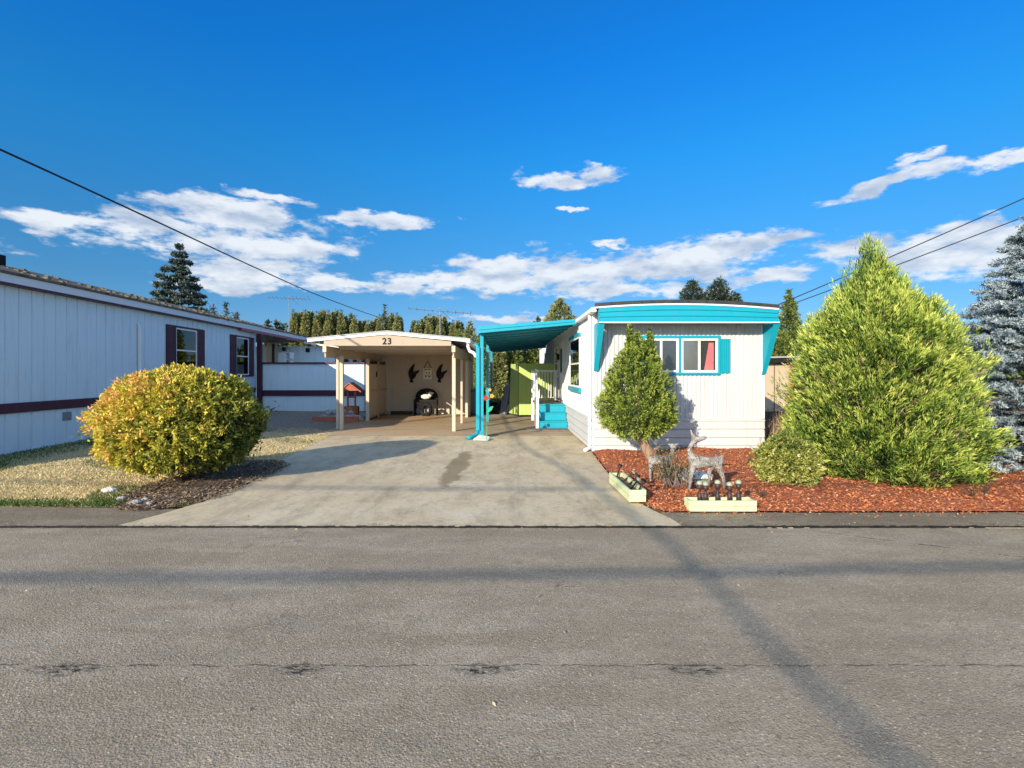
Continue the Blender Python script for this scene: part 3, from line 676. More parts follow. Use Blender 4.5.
# ================================================================== CARPORT
cp = thing('beige_carport', 'open beige carport with low gable roof and the number 23', 'carport', (-3.2, 17.5, .036))
ZB = .036
def post(y, x, w, zt, nm='post', m='cream', par=None, wx=None): return MB().box(x-(wx or w)/2, x+(wx or w)/2, y-w/2, y+w/2, ZB, zt).build(nm, M[m], par or cp, bevel=.004)
post(15.05, -4.80, .10, 2.2); post(15.25, -4.98, .075, 2.2)
post(14.65, -1.46, .10, 2.2); post(17.85, -4.78, .11, 2.2); post(19.2, -1.44, .10, 2.2); post(17.0, -1.44, .07, 2.2)
XC, HS, RISE, ZE = -3.28, 2.22, .21, 2.55
YF, YR = 14.25, 21.2
def roof_z(x): return ZE+RISE*(1-abs(x-XC)/HS)
mb = MB(); t = .035
for sx in (-1, 1):
    e = XC+sx*HS
    mb.hexa([(XC, YF-.05, ZE+RISE+.09), (e, YF-.05, ZE+.09), (e, YR, ZE+.09), (XC, YR, ZE+RISE+.09), (XC, YF-.05, ZE+RISE+.09+t), (e, YF-.05, ZE+.09+t), (e, YR, ZE+.09+t), (XC, YR, ZE+RISE+.09+t)])
mb.build('roof', M['roof_metal'], cp)
for ya, yb in ((YF-.03, YF), (YR-.1, YR-.07)):
    e0, e1 = XC-HS+.01, XC+HS-.01
    MB().prism_y([(e0, ZE+.015), (XC, ZE+RISE+.015), (e1, ZE+.015), (e1, ZE+.088), (XC, ZE+RISE+.088), (e0, ZE+.088)], ya, yb).build('fascia', M['white'], cp)
gb = MB().prism_y([(-5.04, 2.46), (-1.50, 2.46), (-1.50, roof_z(-1.5)-.01), (XC, ZE+RISE-.0), (-5.04, roof_z(-5.04)+.01)], YF+.002, YF+.04).build('gable_panel', M['gable'], cp)
MB().prism_y([(-5.04, 2.2), (-1.50, 2.2), (-1.50, roof_z(-1.5)-.01), (XC, ZE+RISE-.02), (-5.04, roof_z(-5.04)-.01)], YR-.35, YR-.31).build('rear_gable_panel', M['beige_wall'], cp)
MB().box(-4.94, -1.46, YF+.05, YR-.36, 2.475, 2.50).build('ceiling', M['beige_wall'], cp)
mb = MB()
for y in (15.2, 16.7, 18.2, 19.7): mb.box(-4.94, -1.46, y, y+.06, 2.40, 2.474)
mb.build('ceiling_batten', M['beige_wall'], cp)
for x in (-5.04, -1.46):
    MB().box(x, x+.04, YF+.04, 21.1, 2.14, 2.46).build('side_beam', M['beige'], cp)
    MB().box(x-.02, x+.08, YF-.05, YF-.004, 2.28, 2.455).build('beam_end', M['cream'], cp)
MB().box(-4.85, -1.30, 20.8, 20.88, ZB, 2.47).build('back_wall', M['beige_wall'], cp)
MB().box(-1.42, -1.36, 19.25, 20.8, ZB, 2.14).build('right_side_wall', M['beige_wall'], cp)
# closed rear left side: two boarded panels with battens
mb = MB(); mb.box(-4.84, -4.80, 17.92, 19.25, ZB+.12, 2.02); mb.box(-4.84, -4.80, 19.36, 20.72, ZB+.12, 2.02)
pn = mb.build('side_boards', M['beige_wall'], cp)
mb = MB(); mb.box(-4.80, -4.74, 19.26, 19.35, ZB, 2.14); mb.box(-4.80, -4.765, 17.9, 20.75, 1.03, 1.10); mb.box(-4.80, -4.765, 17.9, 20.75, .10, .18)
mb.build('side_battens', M['beige'], cp)
mb = MB(); mb.box(-4.86, -4.855, 17.9, 20.75, ZB, 2.14); mb.build('side_backing', M['dark'], cp)
MB().box(-4.80, -4.77, 19.05, 19.12, 1.55, 1.75).build('door_latch', M['black'], cp)
# gutter along the right eave, with elbow to the awning's downspout
gu = MB(); ge = XC+HS
gu.box(ge-.02, ge+.10, YF-.10, YR, ZE-.02, ZE+.10); gu.build('gutter', M['white'], cp, bevel=.01)
MB().tube([(ge+.04, YF+.05, ZE), (ge+.03, YF+.03, ZE-.12), (ge+.08, YF, ZE-.24), (ge+.2, YF-.05, ZE-.30), (-.78, YF-.45, ZE-.40)], .045, 10).build('downspout_elbow', M['white'], cp, True)
# house number
fc = bpy.data.curves.new('house_number', 'FONT'); fc.body = '23'; fc.size = .25; fc.extrude = .004; fc.offset = .005; fc.align_x = 'CENTER'; fc.space_character = 1.1
tmp = bpy.data.objects.new('house_number', fc); COL.objects.link(tmp); bpy.context.view_layer.update()
nm_ = bpy.data.meshes.new_from_object(tmp.evaluated_get(bpy.context.evaluated_depsgraph_get())); bpy.data.objects.remove(tmp)
no = bpy.data.objects.new('house_number', nm_); COL.objects.link(no); nm_.materials.clear(); nm_.materials.append(M['black']); no.parent = gb
no.rotation_euler = (R(90), 0, 0); no.location = Vector((PX(387, YF), YF-.006, PZ(344.2, YF)))-world_off(gb)
# mail slot marks on the right beam
MB().box(-1.50, -1.462, 15.9, 16.05, 2.22, 2.34).build('beam_marks', M['black'], cp)

# ---- things in the carport
YW = 20.78
S = 7.68
def zp(pts, ox, oy, s, Y): return [(PX(ox+x/s, Y), PZ(oy+y/s, Y)) for x, y in pts]
eagle = [(272,257),(250,272),(234,292),(222,315),(219,340),(224,362),(236,376),(229,396),(232,404),(243,400),(256,406),(257,396),(250,382),(262,372),(276,358),(280,340),(306,314),(302,309),(272,320),(258,327),(256,310),(262,285)]
def wall_bird(name, pts, label):
    o = MB().prism_y(zp(pts, 380, 330, S, YW), YW-.05, YW-.02).build(name, M['black'], bevel=.004)
    return tag(o, label, 'wall ornament', 'black birds on the carport wall')
wall_bird('wall_bird', eagle, 'black flying bird silhouette on the carport wall, left of the hanging sign')
wall_bird('wall_bird', [(x+214 if x > 0 else x, y) for x, y in eagle], 'black flying bird silhouette on the carport wall, right of the hanging sign')
sg = thing('hanging_sign', 'small pale square sign hung by a cord between two black birds', 'sign', (PX(427.5, YW), YW, 1.6))
sx0, sx1, sz0, sz1 = PX(423.3, YW), PX(432.3, YW), PZ(379.5, YW), PZ(368, YW)
MB().box(sx0, sx1, YW-.05, YW-.02, sz0, sz1).build('board', simple('pale_sign_board', (.82, .77, .62), (.6, .55, .42), 9, .7), sg, bevel=.004)
MB().tube([(sx0+.03, YW-.03, sz1), ((sx0+sx1)/2, YW-.02, PZ(361, YW)), (sx1-.03, YW-.03, sz1)], .012, 6).build('cord', M['dark'], sg)
w = sx1-sx0; hh = sz1-sz0
for (u, v, uw, vh) in ((.12,.84,.28,.05),(.5,.84,.34,.05),(.30,.5,.12,.12),(.62,.54,.1,.1),(.22,.22,.14,.14),(.55,.24,.16,.1),(.72,.2,.08,.08)):
    MB().box(sx0+u*w, sx0+(u+uw)*w, YW-.056, YW-.051, sz0+v*hh, sz0+(v+vh)*hh).build('painted_mark', M['dark'], sg)
YT = 20.2
tb = thing('console_table', 'dark console table with arched back against the carport wall', 'table', (PX(426, YT), YT, ZB))
tx0, tx1 = PX(414.5, YT), PX(437.5, YT); zt = PZ(399.5, YT)
MB().box(tx0, tx1, YT-.2, YT+.2, zt-.10, zt).build('tabletop', M['black'], tb, bevel=.005)
for x in (tx0+.03, tx1-.03):
    for y in (YT-.17, YT+.17): MB().box(x-.03, x+.03, y-.03, y+.03, ZB, zt-.10).build('leg', M['black'], tb)
arch = [(tx0, zt+.001)]+[((tx0+tx1)/2+math.cos(math.pi-a)*(tx1-tx0)/2*.99, zt+.08+math.sin(a)*.36) for a in [math.pi*i/16 for i in range(17)]]+[(tx1, zt+.001)]
MB().prism_y(arch, YT+.16, YT+.20).build('back_panel', M['black'], tb)
def lumpy(mb, c, r, n=10, seed=0):
    rg = random.Random(seed); base = len(mb.v)
    for i in range(n+1):
        a = math.pi*i/n
        for k in range(n):
            b = 2*math.pi*k/n; q = 1+rg.uniform(-.08, .08) if 0 < i < n else 1
            mb.v.append((c[0]+r[0]*math.sin(a)*math.cos(b)*q, c[1]+r[1]*math.sin(a)*math.sin(b)*q, c[2]+r[2]*math.cos(a)*q))
    for i in range(n):
        for k in range(n): mb.f.append((base+i*n+k, base+i*n+(k+1) % n, base+(i+1)*n+(k+1) % n, base+(i+1)*n+k))
lm = MB(); cx = PX(427, YT)
lumpy(lm, (cx-.03, YT-.06, zt+.11), (.20, .1, .10), 12, 1); lumpy(lm, (cx+.13, YT-.06, zt+.20), (.07, .06, .11), 10, 2); lumpy(lm, (cx+.18, YT-.07, zt+.25), (.09, .05, .045), 10, 3); lumpy(lm, (cx-.20, YT-.06, zt+.13), (.05, .04, .05), 8, 4)
tag(lm.build('lamb_figure', M['fleece'], smooth=True), 'white lamb figure lying on the dark console table', 'figurine')
wr = MB(); wx = PX(427, YT-.1)
for i in range(1):
    pts = [(wx+math.cos(a)*.17, YT-.3+.12*math.sin(a), .26+math.sin(a)*.20) for a in [2*math.pi*k/20 for k in range(21)]]
    wr.tube(pts, [.055+.012*((k*7) % 3) for k in range(21)], 8, False)
tag(wr.build('dark_wreath', M['black'], smooth=True), 'dark ring wreath leaning on the floor beneath the console table', 'wreath')
jg = MB().lathe((wx, YT, ZB), [(.07, 0), (.11, .06), (.12, .2), (.08, .30), (.05, .34), (.06, .38)], 14).build('pale_jug', M['blind'], smooth=True)
tag(jg, 'pale jug on the carport floor seen through the dark wreath', 'jug')
jg2 = MB().lathe((PX(418.5, YT), YT, ZB), [(.05, 0), (.10, .08), (.11, .2), (.05, .33), (.07, .4)], 14).build('grey_vase', M['plastic_blue'], smooth=True)
tag(jg2, 'dark grey vase under the left end of the console table', 'vase')
# oddments along the foot of the back wall
mb = MB(); mb.box(-4.6, -3.75, 20.55, 20.74, ZB, .16)
tag(mb.build('dark_plank', M['dark'], bevel=.01), 'dark low plank lying along the foot of the carport back wall', 'plank')

# wishing well beside the left post
wx, wy = PX(351.5, 18.2), 18.2
ww = thing('wishing_well', 'red wooden wishing well with a pitched roof beside the carport post', 'wishing well', (wx, wy, .05))
mb = MB(); 
for k in range(8):
    a = 2*math.pi*k/8+.39; b = 2*math.pi*(k+1)/8+.39
    mb.prism_z([(wx+.27*math.cos(a), wy+.27*math.sin(a)), (wx+.27*math.cos(b), wy+.27*math.sin(b)), (wx+.22*math.cos(b), wy+.22*math.sin(b)), (wx+.22*math.cos(a), wy+.22*math.sin(a))], .1, .52)
mb.build('basin', M['redwood'], ww)
for s in (-1, 1): MB().box(wx+s*.13-.025, wx+s*.13+.025, wy-.03, wy+.03, .3, 1.15).build('upright', M['redwood'], ww)
MB().tube([(wx-.16, wy, .85), (wx+.16, wy, .85)], .03, 8).build('spindle', M['wood'], ww)
mb = MB()
for s in (-1, 1): mb.hexa([(wx, wy-.28, 1.33), (wx+s*.40, wy-.28, 1.02), (wx+s*.40, wy+.28, 1.02), (wx, wy+.28, 1.33), (wx, wy-.28, 1.37), (wx+s*.42, wy-.28, 1.05), (wx+s*.42, wy+.28, 1.05), (wx, wy+.28, 1.37)])
mb.prism_y([(wx-.30, 1.08), (wx+.30, 1.08), (wx, 1.31)], wy-.24, wy-.22)
mb.build('roof', M['redwood'], ww)
mb = MB(); mb.box(wx-1.05, wx+.5, 17.25, 17.38, .03, .22)
tag(mb.build('red_edging_board', M['redwood'], bevel=.006), 'long red board edging the ground in front of the wishing well', 'edging board')
rg = random.Random(5)
def stone(name, c, r, m, label, group=None, cat='rock', seed=0):
    mb = MB(); lumpy(mb, c, r, 9, seed); return tag(mb.build(name, m), label, cat, group)
for i in range(9):
    px_ = 324+i*4.2; yy = 17.8+rg.uniform(-.2, .2); zz = .13 if i % 2 else .10
    stone('rock', (PX(px_, yy), yy, zz), (rg.uniform(.13, .2), rg.uniform(.12, .2), rg.uniform(.10, .17)), M['rock'], ORD[i]+' rock from the left in the lower row beside the wishing well', 'rocks piled by the wishing well', seed=i)
for i in range(5):
    px_ = 329+i*5.6; yy = 17.95+rg.uniform(-.1, .1)
    stone('rock', (PX(px_, yy), yy, .32), (.12, .12, .10), M['rock'], ORD[i]+' rock from the left atop the pile beside the wishing well', 'rocks piled by the wishing well', seed=i+20)

# ================================================================== TEAL AWNING
aw = thing('teal_awning', 'teal metal awning on posts joined to the left side of the white home', 'awning', (.6, 18, .036))
AX0, AX1, AY0, AY1 = -.66, 1.86, 13.0, 23.2
ZL, ZR = 2.76, 2.98
mb = MB(); n = 10
for i in range(n):   # standing pans running left to right
    y0 = AY0+.02+(AY1-AY0-.04)*i/n; y1 = y0+(AY1-AY0-.04)/n-.012
    mb.hexa([(AX0+.05, y0, ZL+.02), (AX1, y0, ZR+.02), (AX1, y1, ZR+.02), (AX0+.05, y1, ZL+.02), (AX0+.05, y0, ZL+.055), (AX1, y0, ZR+.055), (AX1, y1, ZR+.055), (AX0+.05, y1, ZL+.055)])
    mb.hexa([(AX0+.05, y1, ZL-.02), (AX1, y1, ZR-.02), (AX1, y1+.011, ZR-.02), (AX0+.05, y1+.011, ZL-.02), (AX0+.05, y1, ZL+.05), (AX1, y1, ZR+.05), (AX1, y1+.011, ZR+.05), (AX0+.05, y1+.011, ZL+.05)])
mb.build('roof_panel', M['teal_dark'], aw)
mb = MB(); mb.hexa([(AX0, AY0-.04, ZL-.05), (AX1, AY0-.04, ZR-.04), (AX1, AY0, ZR-.04), (AX0, AY0, ZL-.05), (AX0, AY0-.04, ZL+.12), (AX1, AY0-.04, ZR+.09), (AX1, AY0, ZR+.09), (AX0, AY0, ZL+.12)])
mb.hexa([(AX0, AY0-.06, ZL+.03), (AX1, AY0-.06, ZR+.03), (AX1, AY0-.041, ZR+.03), (AX0, AY0-.041, ZL+.03), (AX0, AY0-.06, ZL+.05), (AX1, AY0-.06, ZR+.05), (AX1, AY0-.041, ZR+.05), (AX0, AY0-.041, ZL+.05)])
mb.build('front_fascia', M['teal'], aw)
MB().box(AX0-.02, AX0+.04, AY0+.001, AY1, ZL-.06, ZL+.11).build('side_fascia', M['teal'], aw)
MB().hexa([(AX0+.05, AY1-.03, ZL-.14), (AX1, AY1-.03, ZR-.14), (AX1, AY1+.03, ZR-.14), (AX0+.05, AY1+.03, ZL-.14), (AX0+.05, AY1-.03, ZL+.01), (AX1, AY1-.03, ZR+.01), (AX1, AY1+.03, ZR+.01), (AX0+.05, AY1+.03, ZL+.01)]).build('rear_fascia', M['teal_dark'], aw)
for y in (13.2, 17.6, 22.6):
    mb = MB(); x = -.60
    mb.box(x-.045, x+.045, y-.03, y+.03, ZB, ZL-.03); mb.box(x-.03, x+.03, y+.27, y+.33, ZB, ZL-.03)
    for k in range(12):   # zigzag strap between the pair
        z0 = .15+k*.21; z1 = z0+.21; ya, yb = (y+.03, y+.27) if k % 2 else (y+.27, y+.03)
        mb.beam((x, ya, z0), (x, yb, z1), .02, .025, (1, 0, 0))
    mb.build('post', M['teal'], aw)
ds = MB(); ds.box(-.745, -.648, 13.12, 13.24, .22, 2.36); ds.build('downspout', M['teal'], aw, bevel=.008)
MB().tube([(-.70, 13.19, 2.34), (-.72, 13.25, 2.42), (-.76, 13.5, 2.44), (-.82, 13.8, 2.44)], .05, 8).build('downspout_elbow', M['teal'], aw, True)
MB().tube([(-.70, 13.19, .25), (-.72, 13.15, .12), (-.86, 13.0, .07), (-.95, 12.92, .06)], .05, 8).build('outlet_elbow', M['teal'], aw, True)
sb = MB(); sb.hexa([(-.80, 12.72, .03), (-.42, 12.60, .03), (-.34, 12.92, .03), (-.66, 13.04, .03), (-.78, 12.76, .07), (-.46, 12.66, .05), (-.38, 12.90, .10), (-.66, 13.0, .14)])
tag(sb.build('splash_block', M['white_rock'], bevel=.01), 'small white splash block at the foot of the teal front post', 'splash block')
# garden pinwheel flower
fx, fy = PX(486.5, 12.55), 12.55
fl = thing('metal_flower', 'red and yellow metal flower with green leaf beside the teal post', 'garden ornament', (fx, fy, .03))
MB().tube([(fx, fy, .03), (fx+.01, fy, .6), (fx, fy, 1.2)], .009, 6).build('stem', M['greenp'], fl)
def petals(c, r, n, m, nm):
    mb = MB()
    for k in range(n):
        a = 2*math.pi*k/n; p = (c[0]+math.cos(a)*r*.6, c[2]+math.sin(a)*r*.6); q = r*.42
        mb.prism_y([(p[0]+math.cos(t)*q, p[1]+math.sin(t)*q) for t in [2*math.pi*i/8 for i in range(8)]], c[1]-.01-.002*k, c[1]+.004-.002*k)
    return mb.build(nm, m, fl)
petals((fx-.01, fy, PZ(398, fy)), .065, 6, M['red'], 'red_bloom'); petals((fx+.13, fy+.05, PZ(396, fy)), .055, 5, M['yellow'], 'yellow_bloom'); petals((fx+.08, fy+.08, PZ(390, fy)), .04, 5, M['yellow'], 'yellow_bloom')
MB().prism_y([(fx, .74), (fx+.08, .87), (fx+.17, .89), (fx+.13, .79), (fx+.05, .735)], fy-.01, fy+.005).build('leaf', M['greenp'], fl)

# ================================================================== WHITE HOME
HX0, HX1, HY0, HY1 = 1.90, 5.53, 11.0, 28.0
wh = thing('white_mobile_home', 'white corrugated home with bright teal trim in the middle right', 'house', (3.7, 19, 0))
ZS, ZT = .70, 2.98
ribs = [i*.0925+.05 for i in range(40)]
MB().ribbed((HX0, HY0), (HX1, HY0), ZS, 3.0, ribs, (0, -1), .024, .038, .009).build('front_wall', M['siding'], wh)
MB().ribbed((HX0, HY1), (HX0, HY0), ZS, ZT, [i*.2+.1 for i in range(90)], (-1, 0), .016, .03, .014).build('side_wall', M['siding'], wh)
MB().box(HX1-.02, HX1-.001, HY0+.01, HY1, .0, ZT).build('rear_side_wall', M['siding'], wh)
MB().box(HX0+.01, HX1-.03, HY1-.05, HY1, .0, ZT).build('end_wall', M['siding'], wh)
prof = [(.0, .0)]
z = 0.0; lp = []
for z0, z1 in ((.02, .13), (.13, .30), (.30, .48), (.48, .66)):
    lp += [(.012, z0), (.012, z0+.022), (.045, z0+.026), (.036, z1)]
lp += [(.05, .66), (.055, .70), (.0, .715)]
MB().lap((HX0-.03, HY0), (HX1+.03, HY0), [(0, -1)]+lp).build('skirting', M['siding'], wh)
MB().lap((HX0, HY1), (HX0, HY0-.03), [(-1, 0)]+lp).build('skirting', M['siding'], wh)
for x in (HX0, HX1):
    MB().box(x-.035, x+.035, HY0-.035, HY0+.03, .72 if x == HX1 else .02, 3.0).build('corner_trim', M['white'], wh, bevel=.005)
# bowed roof, its edge metal and fascia
OV = .52; YO = HY0-OV
def bow(u): return .085*(1-(2*u-1)**2)-.03*u
n = 16; rx0, rx1 = HX0-.06, HX1+.07
def bowstrip(y0, y1, z0, z1, m, nm, parent=wh, x0=rx0, x1=rx1, k=1):
    mb = MB(); vs = []
    for i in range(n+1):
        u = i/n; x = x0+(x1-x0)*u; b = bow(u)
        vs += [(x, y0, z0+b*k), (x, y1, z0+b*k), (x, y1, z1+b), (x, y0, z1+b)]
    fs = [(0, 1, 2, 3), (4*n+3, 4*n+2, 4*n+1, 4*n)]
    for i in range(n):
        a = 4*i
        for j in range(4): fs.append((a+j, a+(j+1) % 4, a+4+(j+1) % 4, a+4+j))
    mb.add(vs, fs); return mb.build(nm, m, parent)
bowstrip(YO+.02, HY1+.1, 3.055, 3.075, M['roof_metal'], 'roof')
bowstrip(YO-.035, YO+.018, 3.06, 3.125, M['roof_edge'], 'roof_edge')
bowstrip(YO-.02, YO+.018, 3.02, 3.058, M['grey_trim'], 'drip_edge')
mb = MB(); bw = [(0.0, 2.76), (.02, 2.765)]
fz = [(0, 2.735), (.022, 2.735), (.022, 2.775), (.004, 2.79), (.004, 2.83), (.02, 2.845), (.02, 2.875), (.004, 2.89), (.004, 2.93), (.02, 2.945), (.02, 2.985), (.004, 3.0), (.004, 3.02)]
vs = []; x0, x1 = HX0+.03, HX1+.06
for i in range(n+1):
    u = i/n; x = x0+(x1-x0)*u
    for h, zz in fz: vs.append((x, YO-h, zz+bow(u)*max(0, (zz-2.735)/.285)))
q = len(fz); fs = [(i*q+j, (i+1)*q+j, (i+1)*q+j+1, i*q+j+1) for i in range(n) for j in range(q-1)]
MB().add(vs, fs).build('front_fascia', M['teal'], wh)
MB().box(x0, x1, YO+.001, HY0-.002, 2.75, 2.77).build('soffit', M['white'], wh)
MB().box(x0-.012, x1+.012, YO-.035, YO-.0235, 2.722, 2.745).build('fascia_lip', M['grey_trim'], wh)
for x in (x0, x1):   # end caps of the fascia
    MB().box(x-.012, x, YO-.02, YO+.1, 2.73, 3.0).build('fascia_end_cap', M['teal'], wh)
# tapering fins: side plate and front flange
for s, x in ((-1, HX0+.0), (1, HX1+.0)):
    zb = 1.75 if s < 0 else 1.67
    xo = x+s*.05 if s > 0 else x+.02
    mb = MB()
    t = .018
    P_ = [(x, HY0, zb), (x, HY0-.07, zb), (xo, YO, 2.735), (x, HY0, 2.735)]
    mb.add([(p[0]-t*s*0, p[1], p[2]) for p in P_]+[(p[0]-t*s, p[1], p[2]) for p in P_], [(0, 1, 2, 3), (7, 6, 5, 4), (0, 4, 5, 1), (1, 5, 6, 2), (2, 6, 7, 3), (3, 7, 4, 0)])
    # flange folded inwards
    i_ = -s*.15
    if s > 0: mb.hexa([(x, HY0-.07, zb), (x-.02, HY0-.075, zb), (xo-.0, YO-.004, 2.735), (xo-.0, YO-.004, 2.735), (x+.10, HY0-.08, zb+.0), (x+.10, HY0-.085, zb), (xo+.09, YO-.01, 2.735), (xo+.09, YO, 2.735)]) if False else mb.add([(x-.05, HY0-.075, zb), (x+.04, HY0-.075, zb), (xo+.06, YO-.004, 2.735), (xo-.07, YO-.004, 2.735), (x-.05, HY0-.065, zb), (x+.04, HY0-.065, zb), (xo+.06, YO+.008, 2.735), (xo-.07, YO+.008, 2.735)], [(0,1,2,3),(7,6,5,4),(0,4,5,1),(1,5,6,2),(2,6,7,3),(3,7,4,0)])
    else: mb.add([(x-.01, HY0-.075, zb), (x+.09, HY0-.075, zb), (xo+.12, YO-.004, 2.735), (xo+.0, YO-.004, 2.735), (x-.01, HY0-.065, zb), (x+.09, HY0-.065, zb), (xo+.12, YO+.008, 2.735), (xo+.0, YO+.008, 2.735)], [(0,1,2,3),(7,6,5,4),(0,4,5,1),(1,5,6,2),(2,6,7,3),(3,7,4,0)])
    mb.build('side_fin', M['teal'], wh)
# gutter and downspout on the left side
MB().box(HX0-.12, HX0-.01, YO+.05, 12.94, 2.96, 3.055).build('gutter', M['white'], wh, bevel=.01)
MB().box(HX0-.06, HX0-.005, 12.96, HY1, 2.98, 3.05).build('side_edge_trim', M['white'], wh)
ds = MB(); ds.box(HX0-.10, HX0-.045, HY0+.05, HY0+.13, .12, 2.96); ds.build('downspout', M['white'], wh, bevel=.006)
MB().tube([(HX0-.07, HY0+.09, .14), (HX0-.08, HY0+.06, .07), (HX0-.20, HY0-.10, .055)], .04, 8).build('downspout_outlet', M['white'], wh, True)
# front window group
def fx_(px): return PX(px, HY0)
def fzz(py): return PZ(py, HY0)
yF = HY0-.028
x0, x1, z0, z1 = fx_(641), fx_(719.4), fzz(374.6), fzz(335.8)
mb = MB(); f = .06
mb.box(x0, x1, yF-.035, yF+.005, z1-f, z1); mb.box(x0, x1, yF-.04, yF+.005, z0, z0+f*.8)
mb.box(x0, x0+f, yF-.035, yF+.005, z0+f*.8, z1-f); mb.box(x1-f*.9, x1, yF-.035, yF+.005, z0+f*.8, z1-f)
mb.box(fx_(677.8), fx_(680.4), yF-.035, yF+.005, z0+f*.8, z1-f)
wf = mb.build('window', M['teal'], wh)
za, zb = z0+f*.8, z1-f
for (a, b, mids) in ((x0+f, fx_(677.8), (fx_(660.5),)), (fx_(680.4), x1-f*.9, (fx_(698.5),))):
    mb = MB(); g = .045
    mb.box(a, b, yF-.025, yF, zb-g, zb); mb.box(a, b, yF-.025, yF, za, za+g); mb.box(a, a+g, yF-.025, yF, za+g, zb-g); mb.box(b-g, b, yF-.025, yF, za+g, zb-g)
    for mmm in mids: mb.box(mmm-.022, mmm+.022, yF-.028, yF, za+g, zb-g)
    mb.build('sash', M['white'], wf)
    MB().box(a+g, b-g, yF-.012, yF-.008, za+g, zb-g).build('pane', M['glass'], wf)
    MB().box(a, b, yF-.0035, yF+.0, za, zb).build('backing', M['room'], wf)
# curtains hanging just behind the right hand panes
mb = MB(); c0, c1 = fx_(703.5), fx_(713.2)
for i in range(12):
    u0, u1 = i/12, (i+1)/12; yy0 = yF-.0045-.002*(i % 2); yy1 = yF-.0045-.002*((i+1) % 2)
    tl = c0+.10; 
    mb.quad((c0+(c1-c0)*u0, yy0, za+.045), (c0+(c1-c0)*u1, yy1, za+.045), (tl+(c1-tl)*u1, yy1, zb-.09), (tl+(c1-tl)*u0, yy0, zb-.09))
mb.build('curtain', M['curtain'], wf)
MB().box(fx_(682.2), fx_(697.6), yF-.0065, yF-.0045, za+.05, zb-.05).build('blind', simple('grey_blind', (.16, .16, .16), (.12, .12, .12), 3, .8, 0), wf)
# shutters
for a, b in ((fx_(719.9), fx_(729.5)), (fx_(631.5), fx_(640.6))):
    mb = MB().ribbed((a, yF-.012), (b, yF-.012), fzz(373), fzz(339), [i*.045+.02 for i in range(5)], (0, -1), .014, .014, .006)
    mb.box(a, b, yF-.0115, yF+.005, fzz(373), fzz(339)); mb.build('shutter', M['teal'], wh)
# side windows: y from pixel column
def sy(px): return HX0*F/(px-CX)
def swin(ya, yb, z0, z1, trim=True, m='blind'):
    x = HX0-.022; g = .05
    mb = MB(); mb.box(x-.03, x+.005, ya, yb, z1-g, z1); mb.box(x-.03, x+.005, ya, yb, z0, z0+g); mb.box(x-.03, x+.005, ya, ya+g, z0+g, z1-g); mb.box(x-.03, x+.005, yb-g, yb, z0+g, z1-g)
    zm = (z0+z1)/2-.03; mb.box(x-.032, x+.005, ya+g, yb-g, zm-.02, zm+.02)
    w = mb.build('window', M['white'], wh)
    MB().box(x-.014, x-.010, ya+g, yb-g, z0+g, z1-g).build('pane', M['glass'], w)
    MB().box(x-.004, x, ya+.02, yb-.02, z0+.02, z1-.02).build('curtain', M[m], w)
    if trim:
        MB().box(x-.06, x+.005, ya-.08, yb+.06, z0-.12, z0-.002).build('sill', M['teal'], w)
        MB().box(x-.05, x+.005, ya-.06, yb+.06, z1+.002, z1+.08).build('head_trim', M['teal'], w)
swin(12.75, 14.7, 1.33, 2.62)
swin(18.0, 19.2, 1.55, 2.62, False, 'room')
swin(22.8, 24.0, 1.55, 2.62, False, 'room')
# door above the landing
dm = MB().box(HX0-.035, HX0-.001, 16.55, 17.45, .82, 2.75).build('door', M['white'], wh)
MB().box(HX0-.04, HX0-.036, 16.75, 17.25, 1.7, 2.5).build('pane', M['room'], dm)
MB().tube([(HX0-.036, 16.65, 1.72), (HX0-.09, 16.65, 1.72)], .03, 8).build('handle', M['galv'], dm)
MB().box(HX0-.12, HX0-.01, 17.62, 17.72, 2.15, 2.35).build('porch_lamp', M['black'], wh)
MB().tube([(3.05, 14, 3.1), (3.05, 14, 3.45)], .04, 10).build('roof_vent', M['galv'], wh)

# steps and landing with a white railing
st = thing('porch_steps', 'three bright teal steps with white railing at the side door', 'steps', (1.4, 16.3, .036))
SX0, SX1 = .98, 1.84
hz = [.036+.235*i for i in range(4)]
for i in range(3):
    y0 = 15.15+i*.28
    mb = MB(); mb.box(SX0, SX1, y0+.02, y0+.05, hz[i]+.001, hz[i+1]-.035); mb.box(SX0-.02, SX1, y0, y0+.30, hz[i+1]-.033, hz[i+1])
    mb.build('step', M['teal'], st)
MB().box(SX0-.02, SX1, 15.995, 18.1, .705, .745).build('landing', M['deckwood'], st)
MB().box(SX0, SX1, 16.02, 16.05, .05, .70).build('riser', M['teal'], st)
for y in (16.1, 18.04):
    MB().box(SX0-.05, SX0+.04, y-.045, y+.045, .036, 1.74).build('post', M['white'], st)
MB().box(SX1-.09, SX1-.01, 18.0, 18.08, .746, 1.74).build('post', M['white'], st)
MB().box(SX0-.06, SX1, 18.0, 18.10, 1.741, 1.80).build('handrail', M['white'], st)
MB().box(SX0-.06, SX0+.05, 16.05, 17.99, 1.741, 1.80).build('handrail', M['white'], st)
MB().hexa([(SX0-.05, 15.1, .036), (SX0-.02, 15.1, .036), (SX0-.02, 16.05, .036), (SX0-.05, 16.05, .036), (SX0-.05, 15.1, .30), (SX0-.02, 15.1, .30), (SX0-.02, 16.05, .95), (SX0-.05, 16.05, .95)]).build('stringer', M['white'], st)
MB().beam((SX0-.03, 15.15, 1.15), (SX0-.03, 16.10, 1.80), .05, .07).build('handrail', M['white'], st)
MB().box(SX0-.06, SX0+.02, 15.12, 15.20, .036, 1.15).build('post', M['white'], st)
MB().box(SX0+.04, SX1-.09, 18.02, 18.07, .82, .86).build('bottom_rail', M['white'], st)
